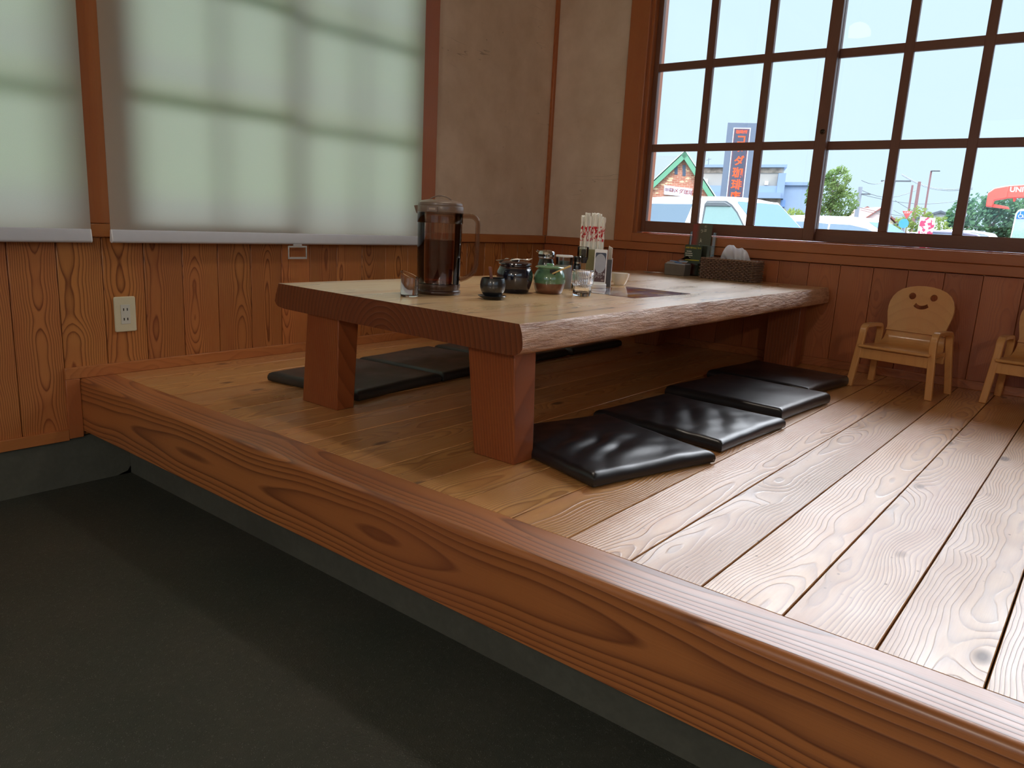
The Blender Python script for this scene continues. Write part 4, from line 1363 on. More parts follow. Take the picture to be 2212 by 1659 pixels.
# wicker tissue basket
def basket():
    t = thing('tissue_basket', 'dark brown woven wicker tissue box cover by the window wall', 'basket', (1.193, -.128, TZ), R(-1))
    hw, hd, H = .134, .050, .094
    M_w = plain('dark wicker', srgb(132, 100, 80), .45, var=.2, nscale=200, bump=.3)
    M_w2 = plain('worn wicker', srgb(150, 118, 98), .5, var=.2, nscale=150, bump=.3)
    rows = 11
    per = []
    pth = rrect(-hw, -hd, hw, hd, .012, 3)
    # resample the perimeter evenly
    seg = []
    L = 0
    P = pth + [pth[0]]
    for a, b_ in zip(P[:-1], P[1:]):
        d = math.dist(a, b_)
        seg.append((L, a, b_, d))
        L += d
    ns = 34
    def at(u):
        u %= L
        for s0, a, b_, d in seg:
            if u <= s0 + d + 1e-9:
                f = (u - s0) / max(d, 1e-9)
                nx, ny = (b_[1] - a[1]) / max(d, 1e-9), -(b_[0] - a[0]) / max(d, 1e-9)
                return a[0] + (b_[0] - a[0]) * f, a[1] + (b_[1] - a[1]) * f, nx, ny
        return (*a, 0, 0)
    core = MB().prism(rrect(-hw + .003, -hd + .003, hw - .003, hd - .003, .01, 3), .0, H - .003)
    core.build('basket_lining', M_dark, t)
    wv = MB()
    for r_ in range(rows):
        pts = []
        K = ns * 4
        for k in range(K):
            x, y, nx, ny = at(L * k / K)
            off = .0026 * math.sin(PI * (k / 2) + (PI if r_ % 2 else 0) + .0)
            pts.append((x + nx * (off * 1.6 + .001), y + ny * (off * 1.6 + .001), .006 + (H - .016) * r_ / (rows - 1)))
        wv.tube(pts, .0036, 6, closed=True, flat=1.)
    wv.build('weave', M_w, t, smooth=True)
    sk_ = MB()
    for k in range(ns):
        x, y, nx, ny = at(L * (k + .5) / ns)
        sk_.tube([(x, y, .0), (x, y, H - .004)], .0024, 6)
    sk_.build('stakes', M_w, t, smooth=True)
    rim = MB()
    for j in range(2):
        pts = []
        for k in range(200):
            x, y, nx, ny = at(L * k / 200)
            pts.append((x + nx * .003 * math.cos(k * .7 + PI * j), y + ny * .003 * math.cos(k * .7 + PI * j), H - .001 + .0025 * math.sin(k * .7 + PI * j)))
        rim.tube(pts, .0032, 6, closed=True)
    rim.build('rim', M_w2, t, smooth=True)
    lid = MB()
    for k in range(16):
        yy = -hd + .005 + k * (2 * hd - .010) / 15
        for (xa, xb) in ((-hw + .004, -.055), (.055, hw - .004)) if abs(yy) < .02 else ((-hw + .004, hw - .004),):
            n2 = max(4, int((xb - xa) / .006))
            lid.tube([(xa + (xb - xa) * i / n2, yy, H - .002 + .0016 * math.sin(PI * i + PI * k)) for i in range(n2 + 1)], .0034, 6)
    lid.build('woven_lid', M_w2, t, smooth=True)
    return t
basket()
tis = MB()
N1, N2 = 26, 14
vs, fs = [], []
for i in range(N1 + 1):
    for j in range(N2 + 1):
        s, q = i / N1, j / N2
        prof = .070 * math.sin(PI * min(1, s * 1.15 + .02)) ** .55 if s < .52 else 0
        h1 = .072 * math.exp(-((s - .32) / .24) ** 4) + .060 * math.exp(-((s - .74) / .20) ** 4)
        h1 = min(.072, h1) * (.55 + .45 * math.sin(PI * s) ** .5)
        x = -.060 + .125 * s + (s - .5) * .03 * q
        y = .010 * math.sin(s * 19 + q * 2) * (1 - .3 * q) + .012 * (1 - q) * math.sin(s * 7)
        vs.append((x, y, h1 * q + .002 * math.sin(s * 30) * q))
for i in range(N1):
    for j in range(N2):
        a = i * (N2 + 1) + j
        fs.append((a, a + N2 + 1, a + N2 + 2, a + 1))
tis.add(vs, fs)
n = NT('tissue')
d_ = n.t.nodes.new('ShaderNodeBsdfDiffuse')
t_ = n.t.nodes.new('ShaderNodeBsdfTranslucent')
mx = n.t.nodes.new('ShaderNodeMixShader')
d_.inputs[0].default_value = t_.inputs[0].default_value = (.93, .95, 1.0, 1)
mx.inputs[0].default_value = .6
n.t.links.new(d_.outputs[0], mx.inputs[1])
n.t.links.new(t_.outputs[0], mx.inputs[2])
n.t.links.new(mx.outputs[0], n.out.inputs[0])
to = tis.build('tissue', n.mat, smooth=True, loc=(1.202, -.128, TZ + .092), ang=2., fix=False)
sd = to.modifiers.new('thick', 'SOLIDIFY')
sd.thickness = .0008
tag(to, 'white tissue pulled up out of the wicker basket', 'tissue')
spoon('metal_tongs', 'small silver tongs lying on the table corner behind the sachet box', (.742, -.150, TZ + .006), (.835, -.085, TZ + .003), plain('steel', (.65, .65, .64), .25, 1.), .020, .008, .045)

# ------------------------------------------------------------------ outdoors
GZ = -.58
def at(az, D, el=None, z=None):
    return Vector((CAM.x + D * math.sin(az), CAM.y + D * math.cos(az), CAM.z + el * D if el is not None else z))
def facing(az):
    # picture-right and towards-camera directions for something seen at azimuth az
    return Vector((math.cos(az), -math.sin(az), 0)), Vector((-math.sin(az), -math.cos(az), 0))
g = MB()
g.box((-160, .16, GZ - .2), (200, 320, GZ))
g.box((XR + .3, -90, GZ - .2), (200, .159, GZ))
struct(g.build('ground_car_park', M_asph))
struct(MB().box((-160, -90, GZ - .2), (-.16, .159, GZ)).build('ground_grass', M_grass))
struct(MB().box((-.159, YF - .3, GZ - .3), (XR + .3, .159, FZ - .201)).build('ground_footing', M_conc))
struct(MB().box((-.9, YF - .9, ZC + .151), (XR + .9, .75, ZC + .28)).build('roof', plain('roof metal', srgb(80, 84, 88), .5)))

def leafmat2(name, c1, c2):
    n = NT(name)
    n.pos()
    a = n.noise(n.objv, 1.3, 3)
    c = n.mix(n.ramp(a, .35, .65), c1, c2)
    d = n.t.nodes.new('ShaderNodeBsdfDiffuse')
    t = n.t.nodes.new('ShaderNodeBsdfTranslucent')
    mx = n.t.nodes.new('ShaderNodeMixShader')
    n.t.links.new(c, d.inputs[0])
    n.t.links.new(c, t.inputs[0])
    mx.inputs[0].default_value = .35
    n.t.links.new(d.outputs[0], mx.inputs[1])
    n.t.links.new(t.outputs[0], mx.inputs[2])
    n.t.links.new(mx.outputs[0], n.out.inputs[0])
    return n.mat
M_leafA = leafmat2('bright leaves', srgb(122, 146, 92), srgb(84, 112, 66))
M_leafB = leafmat2('dark leaves', srgb(98, 136, 98), srgb(60, 96, 84))
M_leafC = leafmat2('yellow green leaves', srgb(134, 150, 84), srgb(96, 120, 64))
M_trunk = plain('bark', srgb(150, 140, 128), .8)
def tree(name, label, base, blobs, nleaf, size, mat, group=None, trunk=.12, branches=True, seed=1):
    rnd = random.Random(seed)
    t = thing(name, label, 'tree' if 'tree' in name else 'shrub', tuple(base), 0, group)
    m = MB()
    vol = [b_[3] * b_[4] * b_[5] for b_ in blobs]
    for _ in range(nleaf):
        b_ = rnd.choices(blobs, vol)[0]
        v = Vector((rnd.gauss(0, 1), rnd.gauss(0, 1), rnd.gauss(0, 1))).normalized() * rnd.uniform(.45, 1.) ** .5
        p = Vector((b_[0] + v.x * b_[3], b_[1] + v.y * b_[4], b_[2] + v.z * b_[5]))
        p += Vector((noise.noise(p * 2.1 + Vector((seed, 0, 0))), noise.noise(p * 2.3), noise.noise(p * 2.7))) * .25 * b_[3]
        s = size * rnd.uniform(.6, 1.3)
        a = Vector((rnd.gauss(0, 1), rnd.gauss(0, 1), rnd.gauss(0, 1))).normalized()
        c_ = a.orthogonal().normalized()
        e_ = a.cross(c_)
        m.add([p - c_ * s, p + e_ * s * .5, p + c_ * s, p - e_ * s * .5], [(0, 1, 2, 3)])
    m.build('foliage', mat, t, fix=False)
    tk = MB()
    zt = max(b_[2] for b_ in blobs)
    tk.tube([(0, 0, 0), (.05, 0, zt * .5), (0, 0, zt)], [trunk, trunk * .7, trunk * .25], 8)
    if branches:
        for b_ in blobs: tk.tube([(0, 0, b_[2] * .45), (b_[0] * .6, b_[1] * .6, b_[2] * .75), (b_[0], b_[1], b_[2])], [trunk * .5, trunk * .35, trunk * .12], 6)
    tk.build('trunk', M_trunk, t, smooth=True)
    return t

M_car = plain('white car paint', srgb(240, 243, 246), .25, coat=1., var=0)
M_cglass = plain('car window', srgb(118, 140, 160), .08, coat=.3, var=.02)
M_cglass2 = plain('green tinted car window', srgb(140, 172, 172), .08, coat=.3, var=.02)
M_wind = plain('windscreen', srgb(88, 112, 148), .6, spec=0., var=.02)
M_tyre = plain('tyre', (.02, .02, .02), .7)
M_seal = plain('window seal', srgb(92, 100, 108), .5)
def car(name, label, loc, rot, Lg, W, H, belt, roofL, nose, wins, wsfrac, taper=.10, roofr=.10):
    """roofL = (x rear, x front) of the roof, nose = list of front outline points below the belt, local +x is the front"""
    t = thing(name, label, 'car', loc, rot)
    xr, xf = roofL
    hw = W / 2
    low = [(-Lg / 2, .28), (Lg / 2 - .05, .28)] + nose + [(-Lg / 2, belt)]
    m = MB()
    Mx = Matrix(((1, 0, 0, 0), (0, 0, 1, 0), (0, 1, 0, 0), (0, 0, 0, 1)))
    m.prism(low, -hw, hw, Mx)
    m.build('body', M_car, t, bevel=.05, seg=3)
    nx = nose[-1][0]
    zr = H - roofr
    # greenhouse with sides leaning in
    g = MB()
    A = [(-Lg / 2 + .02, -hw + .03, belt), (nx, -hw + .03, belt), (nx, hw - .03, belt), (-Lg / 2 + .02, hw - .03, belt),
         (xr, -hw + taper, zr), (xf, -hw + taper, zr), (xf, hw - taper, zr), (xr, hw - taper, zr)]
    g.hexa(A)
    g.build('cabin', M_car, t, bevel=.03, seg=3)
    r_ = MB()
    N = 10
    vs, fs = [], []
    for i in range(N + 1):
        s = i / N * 2 - 1
        y = s * (hw - taper)
        z = zr + roofr * (1 - abs(s) ** 3.2)
        for x, f in ((xr, 0.), (xr + .12, .75), (xr + .6, 1.), (xf - .8, 1.), (xf - .3, .82), (xf, .12), (xf + .03, -.05)):
            vs.append((x, y, zr + (z - zr) * f - .01))
    for i in range(N):
        for j in range(6): fs.append((i * 7 + j, i * 7 + j + 1, (i + 1) * 7 + j + 1, (i + 1) * 7 + j))
    fs.append(tuple(i * 7 for i in range(N + 1)))
    fs.append(tuple(i * 7 + 6 for i in range(N, -1, -1)))
    r_.add(vs, fs)
    r_.build('roof_panel', M_car, t, smooth=True, ang=1.)
    # side plane helper: (x, h) with h from belt to zr
    def sp(x, h, off):
        f = (h - belt) / (zr - belt)
        y = -hw + .03 + (taper - .03) * f
        return (x, y - off, h)
    def spm(x, h, off):
        a = sp(x, h, off)
        return (a[0], -a[1], a[2])
    for nm, pts, mat in wins:
        for fn in (sp, spm):
            n_ = len(pts)
            q = MB()
            q.add([fn(x, h, .006) for x, h in pts] + [fn(x, h, -.01) for x, h in pts], [tuple(range(n_)), tuple(range(2 * n_ - 1, n_ - 1, -1))] + [(i, (i + 1) % n_, n_ + (i + 1) % n_, n_ + i) for i in range(n_)])
            q.build(nm, mat, t)
    # windscreen on the sloping front
    f0, f1 = wsfrac
    P = lambda f, s: Vector((nx + (xf - nx) * f + .012, s * (hw - .03 - (taper - .03) * f), belt + (zr - belt) * f + .004))
    q = MB()
    ww = [P(f0, -.93), P(f0, .93), P((f0 + f1) / 2, .93), P(f1 - .04, .93), P(f1, .86), P(f1, -.86), P(f1 - .04, -.93), P((f0 + f1) / 2, -.93)]
    q.add(ww + [v - Vector((.02, 0, .01)) for v in ww], [tuple(range(8)), tuple(range(15, 7, -1))] + [(i, (i + 1) % 8, 8 + (i + 1) % 8, 8 + i) for i in range(8)])
    q.build('windscreen', M_wind, t)
    for sx_ in (-1, 1):
        for sy_ in (-1, 1):
            wv = MB().lathe([(.0, -.09), (.22, -.09), (.31, -.07), (.31, .07), (.22, .09), (.0, .09)], 28)
            wv.v = [(sx_ * Lg * .31 + q_[0], sy_ * (hw - .08) + q_[2], .31 + q_[1]) for q_ in wv.v]
            wv.build('wheel', M_tyre, t, smooth=True)
    return t
# white van
vl = at(-.4060, 18., z=GZ)
car('white_van', 'white high-roof van parked beyond the window, below the tower sign', (vl.x - (1.02 * .940 - .75 * .342), vl.y + (1.02 * .342 + .75 * .940), GZ), R(-20), 4.7, 1.70, 1.96, 1.16, (-2.22, 1.02), [(2.30, .62), (2.28, .85), (1.90, 1.16)],
    [('side_window', [(-1.95, 1.20), (-.42, 1.20), (-.22, 1.74), (-1.95, 1.74)], M_cglass),
     ('window_seal', [(.18, 1.19), (1.56, 1.19), (1.40, 1.38), (1.22, 1.58), (1.02, 1.74), (.84, 1.82), (.24, 1.82), (.17, 1.75)], M_seal)], (.06, .94))
vanr = [o for o in bpy.data.objects if o.name.startswith('white_van')][0]
dv = MB()
def vs_(x, h, off):
    f = (h - 1.16) / (1.86 - 1.16)
    return (x, -.85 + .03 + .07 * f - off, h)
pts = [(.22, 1.20), (1.52, 1.20), (1.36, 1.38), (1.18, 1.57), (1.00, 1.70), (.24, 1.70)]
dv.add([vs_(x, h, .009) for x, h in pts] + [vs_(x, h, .0) for x, h in pts], [tuple(range(6)), tuple(range(11, 5, -1))] + [(i, (i + 1) % 6, 6 + (i + 1) % 6, 6 + i) for i in range(6)])
dv.build('door_window', M_cglass2, vanr)
dv = MB()
pts = [(.22, 1.70), (1.00, 1.70), (.97, 1.73), (.80, 1.795), (.26, 1.795), (.20, 1.74)]
dv.add([vs_(x, h, .03) for x, h in pts] + [vs_(x, h, .0) for x, h in pts], [tuple(range(6)), tuple(range(11, 5, -1))] + [(i, (i + 1) % 6, 6 + (i + 1) % 6, 6 + i) for i in range(6)])
dv.build('rain_visor', M_seal, vanr, bevel=.01)
# white minivan to the right of it
cl = at(-.2530, 22., z=GZ)
car('white_minivan', 'white rounded minivan parked between the white van and the banner', (cl.x - (.72 * .985 - .72 * .174), cl.y + (.72 * .174 + .72 * .985), GZ), R(-10), 4.4, 1.70, 1.72, 1.02, (-1.95, .72), [(2.18, .60), (2.12, .80), (1.75, .98)],
    [('side_window', [(-1.8, 1.08), (-.25, 1.08), (-.25, 1.48), (-.8, 1.53), (-1.7, 1.50)], M_cglass),
     ('side_window', [(-.2, 1.08), (1.45, 1.08), (1.15, 1.26), (.80, 1.40), (.35, 1.48), (-.2, 1.49)], M_cglass)], (.05, .95), .13, .12)
# low dark and white cars further right
for az, D, col, lab in ((-.1720, 34, srgb(60, 66, 84), 'dark blue car roof far away beside the banner'), (-.1400, 36, srgb(236, 238, 242), 'white car with dark windows below the dark tree'), (-.1500, 31, srgb(64, 70, 100), 'dark car roof in front of the white car, below the crane')):
    p = at(az, D, z=GZ)
    t = thing('parked_car', lab, 'car', tuple(p), R(-6))
    cm = plain('paint %g' % az, col, .25, coat=1., var=0)
    hb = {-.1720: 1.28, -.1400: 1.46, -.1500: 1.34}[az]
    Mx = Matrix(((1, 0, 0, 0), (0, 0, 1, 0), (0, 1, 0, 0), (0, 0, 0, 1)))
    MB().prism([(-1.9, .25), (2.0, .25), (2.05, .62), (1.3, .78), (-1.85, .80)], -.8, .8, Mx).build('body', cm, t, bevel=.06, seg=3)
    MB().prism([(-1.7, .80), (1.25, .80), (.55, hb + .14), (.1, hb + .20), (-.9, hb + .20), (-1.5, hb + .05)], -.66, .66, Mx).build('cabin', cm, t, bevel=.06, seg=3)
    MB().prism([(-1.45, .84), (1.05, .84), (.50, hb + .08), (-.9, hb + .10), (-1.3, hb)], -.67, .67, Mx).build('side_glass', M_cglass, t)
    for sx_ in (-1, 1):
        for sy_ in (-1, 1):
            wv = MB().lathe([(.0, -.09), (.30, -.07), (.30, .07), (.0, .09)], 20)
            wv.v = [(sx_ * 1.25 + q_[0], sy_ * .72 + q_[2], .30 + q_[1]) for q_ in wv.v]
            wv.build('wheel', M_tyre, t, smooth=True)

# tower sign
M_tower = plain('grey blue sign cladding', srgb(104, 118, 140), .5, var=.02)
M_towin = plain('dark sign face', srgb(74, 78, 98), .5, var=.02)
M_wl = plain('white sign line', srgb(226, 232, 244), .5, var=0)
M_or = plain('orange lettering', srgb(255, 92, 44), .5, var=0)
az0, D0 = -.4046, 45.
tp = at(az0, D0, z=GZ)
r_, f_ = facing(az0)
tw = thing('tower_sign', 'tall grey tower sign with orange vertical lettering rising behind the white van', 'sign', tuple(tp))
Mt = basis((0, 0, 0), r_)
Ht = CAM.z + .1290 * D0 - GZ
MB().box((-.79, 0, -.5), (.79, Ht, .0), M=Mt).build('tower_body', M_tower, tw, bevel=.01)
MB().box((-.455, 1.2, .0), (.455, Ht - .27, .03), M=Mt).build('white_frame', M_wl, tw)
MB().box((-.405, 1.25, .03), (.405, Ht - .32, .045), M=Mt).build('sign_face', M_towin, tw)
rl = MB()
for x0 in (-.372, .360): rl.box((x0, 1.3, .045), (x0 + .012, Ht - .36, .05), M=Mt)
rl.box((-.372, Ht - .372, .045), (.372, Ht - .36, .05), M=Mt)
rl.build('red_line', plain('thin red line', srgb(170, 70, 80), .5), tw)
text('珈琲所', .205, M_or, Mt @ Matrix.Translation((0, Ht - .50, .05)), tw, bold=.004)
def zof(v): return Ht - (v - 264.5) * D0 / 1690
for chh, v in (('コ', 299), ('メ', 318), ('ダ', 341), ('珈', 365), ('琲', 389), ('店', 413)):
    text(chh, .58 if chh in '珈琲店' else .54, M_or, Mt @ Matrix.Translation((0.02, zof(v), .05)) @ Matrix.Scale(.6 if chh == 'メ' else 1, 4), tw, bold=.014)

# brick gabled restaurant
def brickmat():
    n = NT('brick wall')
    n.pos()
    b_ = n.t.nodes.new('ShaderNodeTexBrick')
    mp = n.t.nodes.new('ShaderNodeMapping')
    mp.inputs['Rotation'].default_value = (R(90), 0, 0)
    n.t.links.new(n.objv, mp.inputs[0])
    n.t.links.new(mp.outputs[0], b_.inputs[0])
    b_.inputs['Scale'].default_value = 1.0
    b_.inputs['Brick Width'].default_value = .34
    b_.inputs['Row Height'].default_value = .135
    b_.inputs['Mortar Size'].default_value = .012
    b_.inputs['Color1'].default_value = (*srgb(176, 104, 84), 1)
    b_.inputs['Color2'].default_value = (*srgb(196, 130, 106), 1)
    b_.inputs['Mortar'].default_value = (*srgb(196, 176, 156), 1)
    w_ = n.noise(n.objv, 3.4, 2)
    v = n.vor(n.comb(n.m('MULTIPLY', n.pos()[0], 1.7), 0., n.m('MULTIPLY', n.pos()[2], 4.2)), 1.)[0]
    c = n.mix(n.m('MULTIPLY', n.ramp(v, .33, .27), n.ramp(w_, .30, .40)), b_.outputs[0], srgb(240, 210, 170))
    n.bsdf(c, .8)
    return n.mat
M_brick = brickmat()
M_gr = plain('green fascia', srgb(104, 164, 134), .5, var=0)
M_shing = plain('blue grey shingles', srgb(84, 96, 98), .7, var=0)
azb, Db = -.4696, 60.
bp = at(azb, Db, z=GZ)
rb_, fb_ = facing(azb)
br = thing('brick_restaurant', 'brick restaurant with a green-edged gable and white name board, left of the tower sign', 'building', tuple(bp))
Mb = basis((0, 0, 0), rb_)
K, Ky = Db / 1690, Db / 1662
def bz(v, u=1480): return CAM.z - GZ + .0921 * Db - (v - 330) * Ky + (u - 1480) * K * .045
def bxx(u, v=330): return (u - 1480) * K + (v - 330) * K * .10 - .0
def bpt(u, v): return (bxx(u, v), bz(v, u))
wall = [(-3.4, 0), (3.4, 0), (bpt(1532, 416)), bpt(1480, 336), bpt(1404, 402), (-3.4, bz(402))]
wall = [(-2.9, 0), (2.6, 0), bpt(1536, 420), bpt(1480, 334), bpt(1400, 404)]
MB().prism(wall, -6, 0, Mb).build('brick_wall', M_brick, br)
fa = MB()
def band(p, q, wd, z0, z1):
    p, q = Vector((*p, 0)), Vector((*q, 0))
    d = (q - p).normalized()
    nn = Vector((-d.y, d.x, 0)) * wd
    if nn.y > 0: nn = -nn
    fa.prism([tuple(v.xy) for v in (p, q, q + nn, p + nn)], z0, z1, Mb)
band(bpt(1480, 329), bpt(1392, 408), .34, -.2, .35)
band(bpt(1480, 329), bpt(1548, 432), .34, -.2, .35)
fa.build('green_fascia', M_gr, br)
ed = MB()
for (p, q) in ((bpt(1480, 327), bpt(1390, 407)), (bpt(1480, 327), bpt(1550, 431))):
    p, q = Vector((*p, 0)), Vector((*q, 0))
    d = (q - p).normalized()
    nn = Vector((-d.y, d.x, 0)) * .07
    if nn.y < 0: nn = -nn
    ed.prism([tuple(v.xy) for v in (p, q, q + nn, p + nn)], -6.2, .38, Mb)
ed.build('roof_edge', plain('roof edge', srgb(200, 216, 220), .5), br)
# main shingled roof running off to the left behind the gable
rf = MB()
for k in range(14):
    z1 = bz(323) - k * .30
    y1 = -3.0 + k * .34
    rf.hexa([Mb @ Vector(q) for q in ((-9, z1 - .33, y1 + .36 - 3.2), (-.2 - k * .34, z1 - .33, y1 + .36 - 3.2), (-.2 - k * .34, z1 - .33, y1 - 3.3), (-9, z1 - .33, y1 - 3.3), (-9, z1, y1 - 3.2), (0 - k * .34, z1, y1 - 3.2), (0 - k * .34, z1, y1 - 3.3), (-9, z1, y1 - 3.3))])
rf.build('shingle_roof', M_shing, br)
MB().box((-9, 0, -7), (-2.95, bz(408), -2.6), M=Mb).build('side_wall', M_brick, br)
M_slit = plain('slit window', srgb(84, 100, 124), .3)
for (u0, v0, u1, v1) in ((1458.0, 350, 1464.5, 373), (1474.5, 354, 1481, 376)):
    MB().prism([bpt(u0, v1), bpt(u1, v1), bpt(u1, v0), bpt(u0, v0)], .0, .03, Mb).build('slit_window', M_slit, br)
MB().prism([bpt(1436, 413.5), bpt(1493, 419), bpt(1495, 402), bpt(1436.5, 394.5)], .02, .10, Mb).build('name_board', plain('white board', srgb(214, 218, 238), .5, var=0), br)
M_tx1, M_tx2 = plain('dark red letters', srgb(110, 12, 24), .5, var=0), plain('brown letters', srgb(140, 34, 20), .5, var=0)
ang = Matrix.Rotation(R(-6), 4, 'Z')
text('珈琲所', .255, M_tx1, Mb @ Matrix.Translation((*bpt(1448, 405), .105)) @ ang, br, bold=.003)
text('コメダ珈琲店', .37, M_tx2, Mb @ Matrix.Translation((*bpt(1476.5, 408.5), .105)) @ ang, br, bold=.005)

# grey flat-roofed building with blue metal eaves
azg, Dg = -.3960, 72.
gp = at(azg, Dg, z=GZ)
rg_, fg_ = facing(azg)
gb = thing('grey_building', 'low grey flat-roofed building with pale blue metal eaves behind the tower sign', 'building', tuple(gp))
Mg2 = basis((0, 0, 0), rg_)
KG, KH = Dg / 1760, Dg / 1693
def gpt(u, v): return ((u - 1610) * KG, CAM.z - GZ + .0800 * Dg - (v - 356) * KH + (u - 1610) * KG * .030)
def gbox(nm, u0, v0, u1, v1, z0, z1, mat):
    MB().prism([gpt(u0, v1), gpt(u1, v1), gpt(u1, v0), gpt(u0, v0)], z0, z1, Mg2).build(nm, mat, gb)
M_gw = plain('pale render wall', srgb(160, 160, 156), .7, var=.02)
M_gb = plain('pale blue metal', srgb(128, 152, 184), .45, var=.02)
M_gst = plain('stone band', srgb(158, 150, 138), .8, var=.2, nscale=3)
gbox('wall', 1500, 362, 1690, 509, -8, 0, M_gw)
gbox('stone_band', 1499, 362, 1686, 372, .0, .08, M_gst)
gbox('parapet_cap', 1498, 356, 1695, 361.5, -8, .3, M_gb)
gbox('lower_wall', 1498, 424, 1690, 509, .0, .6, M_gst)
gbox('metal_eave', 1498, 399, 1683, 412, .0, .8, M_gb)
gbox('metal_eave', 1498, 412.5, 1688, 424, .0, 1.4, M_gb)
gbox('corner_column', 1679, 374, 1694, 424, -.5, .9, M_gb)
gbox('blue_wing', 1695, 390.5, 1760, 397, -6, .2, M_gb)
gbox('blue_wing', 1695, 397.5, 1760, 509, -6, .0, plain('pale blue panel', srgb(140, 164, 194), .5))
gbox('blue_wing_deep_panel', 1672, 426, 1700, 440, .0, .3, plain('deep blue panel', srgb(110, 150, 206), .5))  # small panel in a deeper blue than the wing
for u, v in ((1531, 389), (1657, 393)):
    gbox('wall_lamp', u - 3.5, v - 3.5, u + 3.5, v + 4, 0.0, .5, M_white)
an = MB()
p0 = gpt(1531, 362)
an.tube([Mg2 @ Vector((p0[0], p0[1], -1)), Mg2 @ Vector((p0[0], p0[1] + .95, -1))], .025, 5)
an.tube([Mg2 @ Vector((p0[0] - .22, p0[1] + .72, -1)), Mg2 @ Vector((p0[0] + .22, p0[1] + .86, -1))], .02, 5)
an.build('aerial', M_seal, gb)

# trees and shrubs outside the window wall
def tat(az, D): return at(az, D, z=GZ)
tree('broadleaf_tree', 'bright green broadleaf tree with pale stems behind the white minivan', tat(-.2935, 36), [(-.35, 0, 2.9, .75, .8, .85), (.15, 0, 3.45, .55, .6, .62), (.45, .1, 2.55, .62, .7, .7), (-.2, 0, 2.0, .7, .7, .5), (.25, 0, 3.75, .25, .3, .4)], 3600, .075, M_leafA, trunk=.07, seed=2)
tree('round_shrub', 'rounded green shrub between the white van and the window post', tat(-.3330, 34), [(0, 0, 1.45, .95, .9, .70), (.5, 0, 1.2, .6, .6, .5)], 2200, .08, M_leafC, trunk=.05, seed=3)
tree('shrub', 'olive green shrub beneath the bright broadleaf tree', tat(-.2690, 38), [(-.3, 0, 1.3, .8, .6, .75), (.6, 0, 1.15, .8, .6, .65), (-1.3, 0, 1.3, .8, .6, .7)], 2600, .07, M_leafC, trunk=.05, seed=4)
tree('young_tree', 'yellow-green young tree behind the two brown posts', tat(-.2120, 40), [(0, 0, 1.5, .7, .6, .75), (.5, 0, 2.1, .5, .5, .6), (1.2, 0, 1.5, .8, .6, .9), (-.4, 0, 1.1, .6, .6, .7)], 2600, .07, M_leafC, trunk=.05, seed=5)
tree('young_tree', 'small yellow-green young tree just past the third window bar', tat(-.2330, 42), [(0, 0, 1.3, .45, .5, .55), (.3, 0, 1.0, .5, .5, .5)], 1300, .07, M_leafC, trunk=.05, seed=6)
tree('conifer_tree', 'big dense blue-green tree behind the red crane', tat(-.1290, 44), [(-.4, 0, 1.9, 1.5, 1.3, 1.6), (.9, 0, 2.6, 1.3, 1.2, 1.2), (2.1, 0, 2.0, 1.4, 1.2, 1.5), (-1.2, .3, 2.3, .7, .7, .9), (.4, 0, 3.0, .9, .9, .55), (3.4, 0, 1.8, 1.2, 1.2, 1.3)], 9000, .11, M_leafB, trunk=.18, seed=7)
tree('climber_shrub', 'feathery green shrub growing against the green gable edge', tat(-.4390, 52), [(0, 0, 2.3, .7, .5, .85), (.8, 0, 1.8, .8, .5, .6)], 1400, .10, M_leafA, trunk=.05, seed=8)

# posts, street lamp and power lines
M_pole = plain('grey concrete pole', srgb(140, 150, 164), .7)
M_rust = plain('brown steel post', srgb(140, 106, 110), .6)
def pole(name, label, cat, az, D, el, r, mat, lean=0.):
    p = at(az, D, z=GZ)
    H = CAM.z + el * D - GZ
    t = thing(name, label, cat, tuple(p))
    MB().tube([(0, 0, 0), (lean, 0, H)], [r, r * .85], 10).build('pole', mat, t, smooth=True)
    return t, H
pole('steel_post', 'thick brown steel post, the taller of two standing side by side', 'post', -.2030, 44, .0655, .085, M_rust)
pole('steel_post', 'thin grey-brown post, the shorter of two standing side by side', 'post', -.2095, 46, .0615, .06, M_rust)
lp, H = pole('street_lamp', 'slender street lamp with a small flat head against the sky', 'street lamp', -.1930, 48, .0775, .055, M_rust, .0)
hd_ = MB().box((0, -.08, H - .03), (.42, .08, H + .03))
hd_.build('lamp_head', M_seal, lp, bevel=.01)
up1, H1 = pole('utility_pole', 'grey concrete utility pole beside the bright broadleaf tree', 'utility pole', -.2635, 58, .0580, .16, M_pole)
MB().box((-.2, -.05, H1 - .5), (.7, .05, H1 - .42)).build('crossarm', M_seal, up1)
up2, H2 = pole('utility_pole', 'tall utility pole hidden behind the third window bar', 'utility pole', -.2295, 66, .0800, .16, M_pole)
MB().box((-.9, -.05, H2 - 1.0), (1.2, .05, H2 - .9)).build('crossarm', M_seal, up2)
up3, H3 = pole('utility_pole', 'distant thin utility pole low on the skyline between the window bars', 'utility pole', -.2275, 120, .0420, .14, M_pole)
wires = [((-.2225, 66, .0735), (-.150, 56, .0600)), ((-.2225, 66, .0725), (-.150, 56, .0585)), ((-.2635, 58, .0655), (-.229, 66, .0745)), ((-.2635, 58, .0550), (-.205, 62, .0560)),
         ((-.2635, 58, .0500), (-.15, 70, .0480)), ((-.2635, 58, .0350), (-.15, 72, .0330)), ((-.2600, 70, .0320), (-.15, 72, .0300)), ((-.225, 63, .0440), (-.16, 63, .0300)), ((-.2050, 66, .0400), (-.15, 74, .0340)), ((-.225, 70, .0330), (-.19, 70, .0360))]
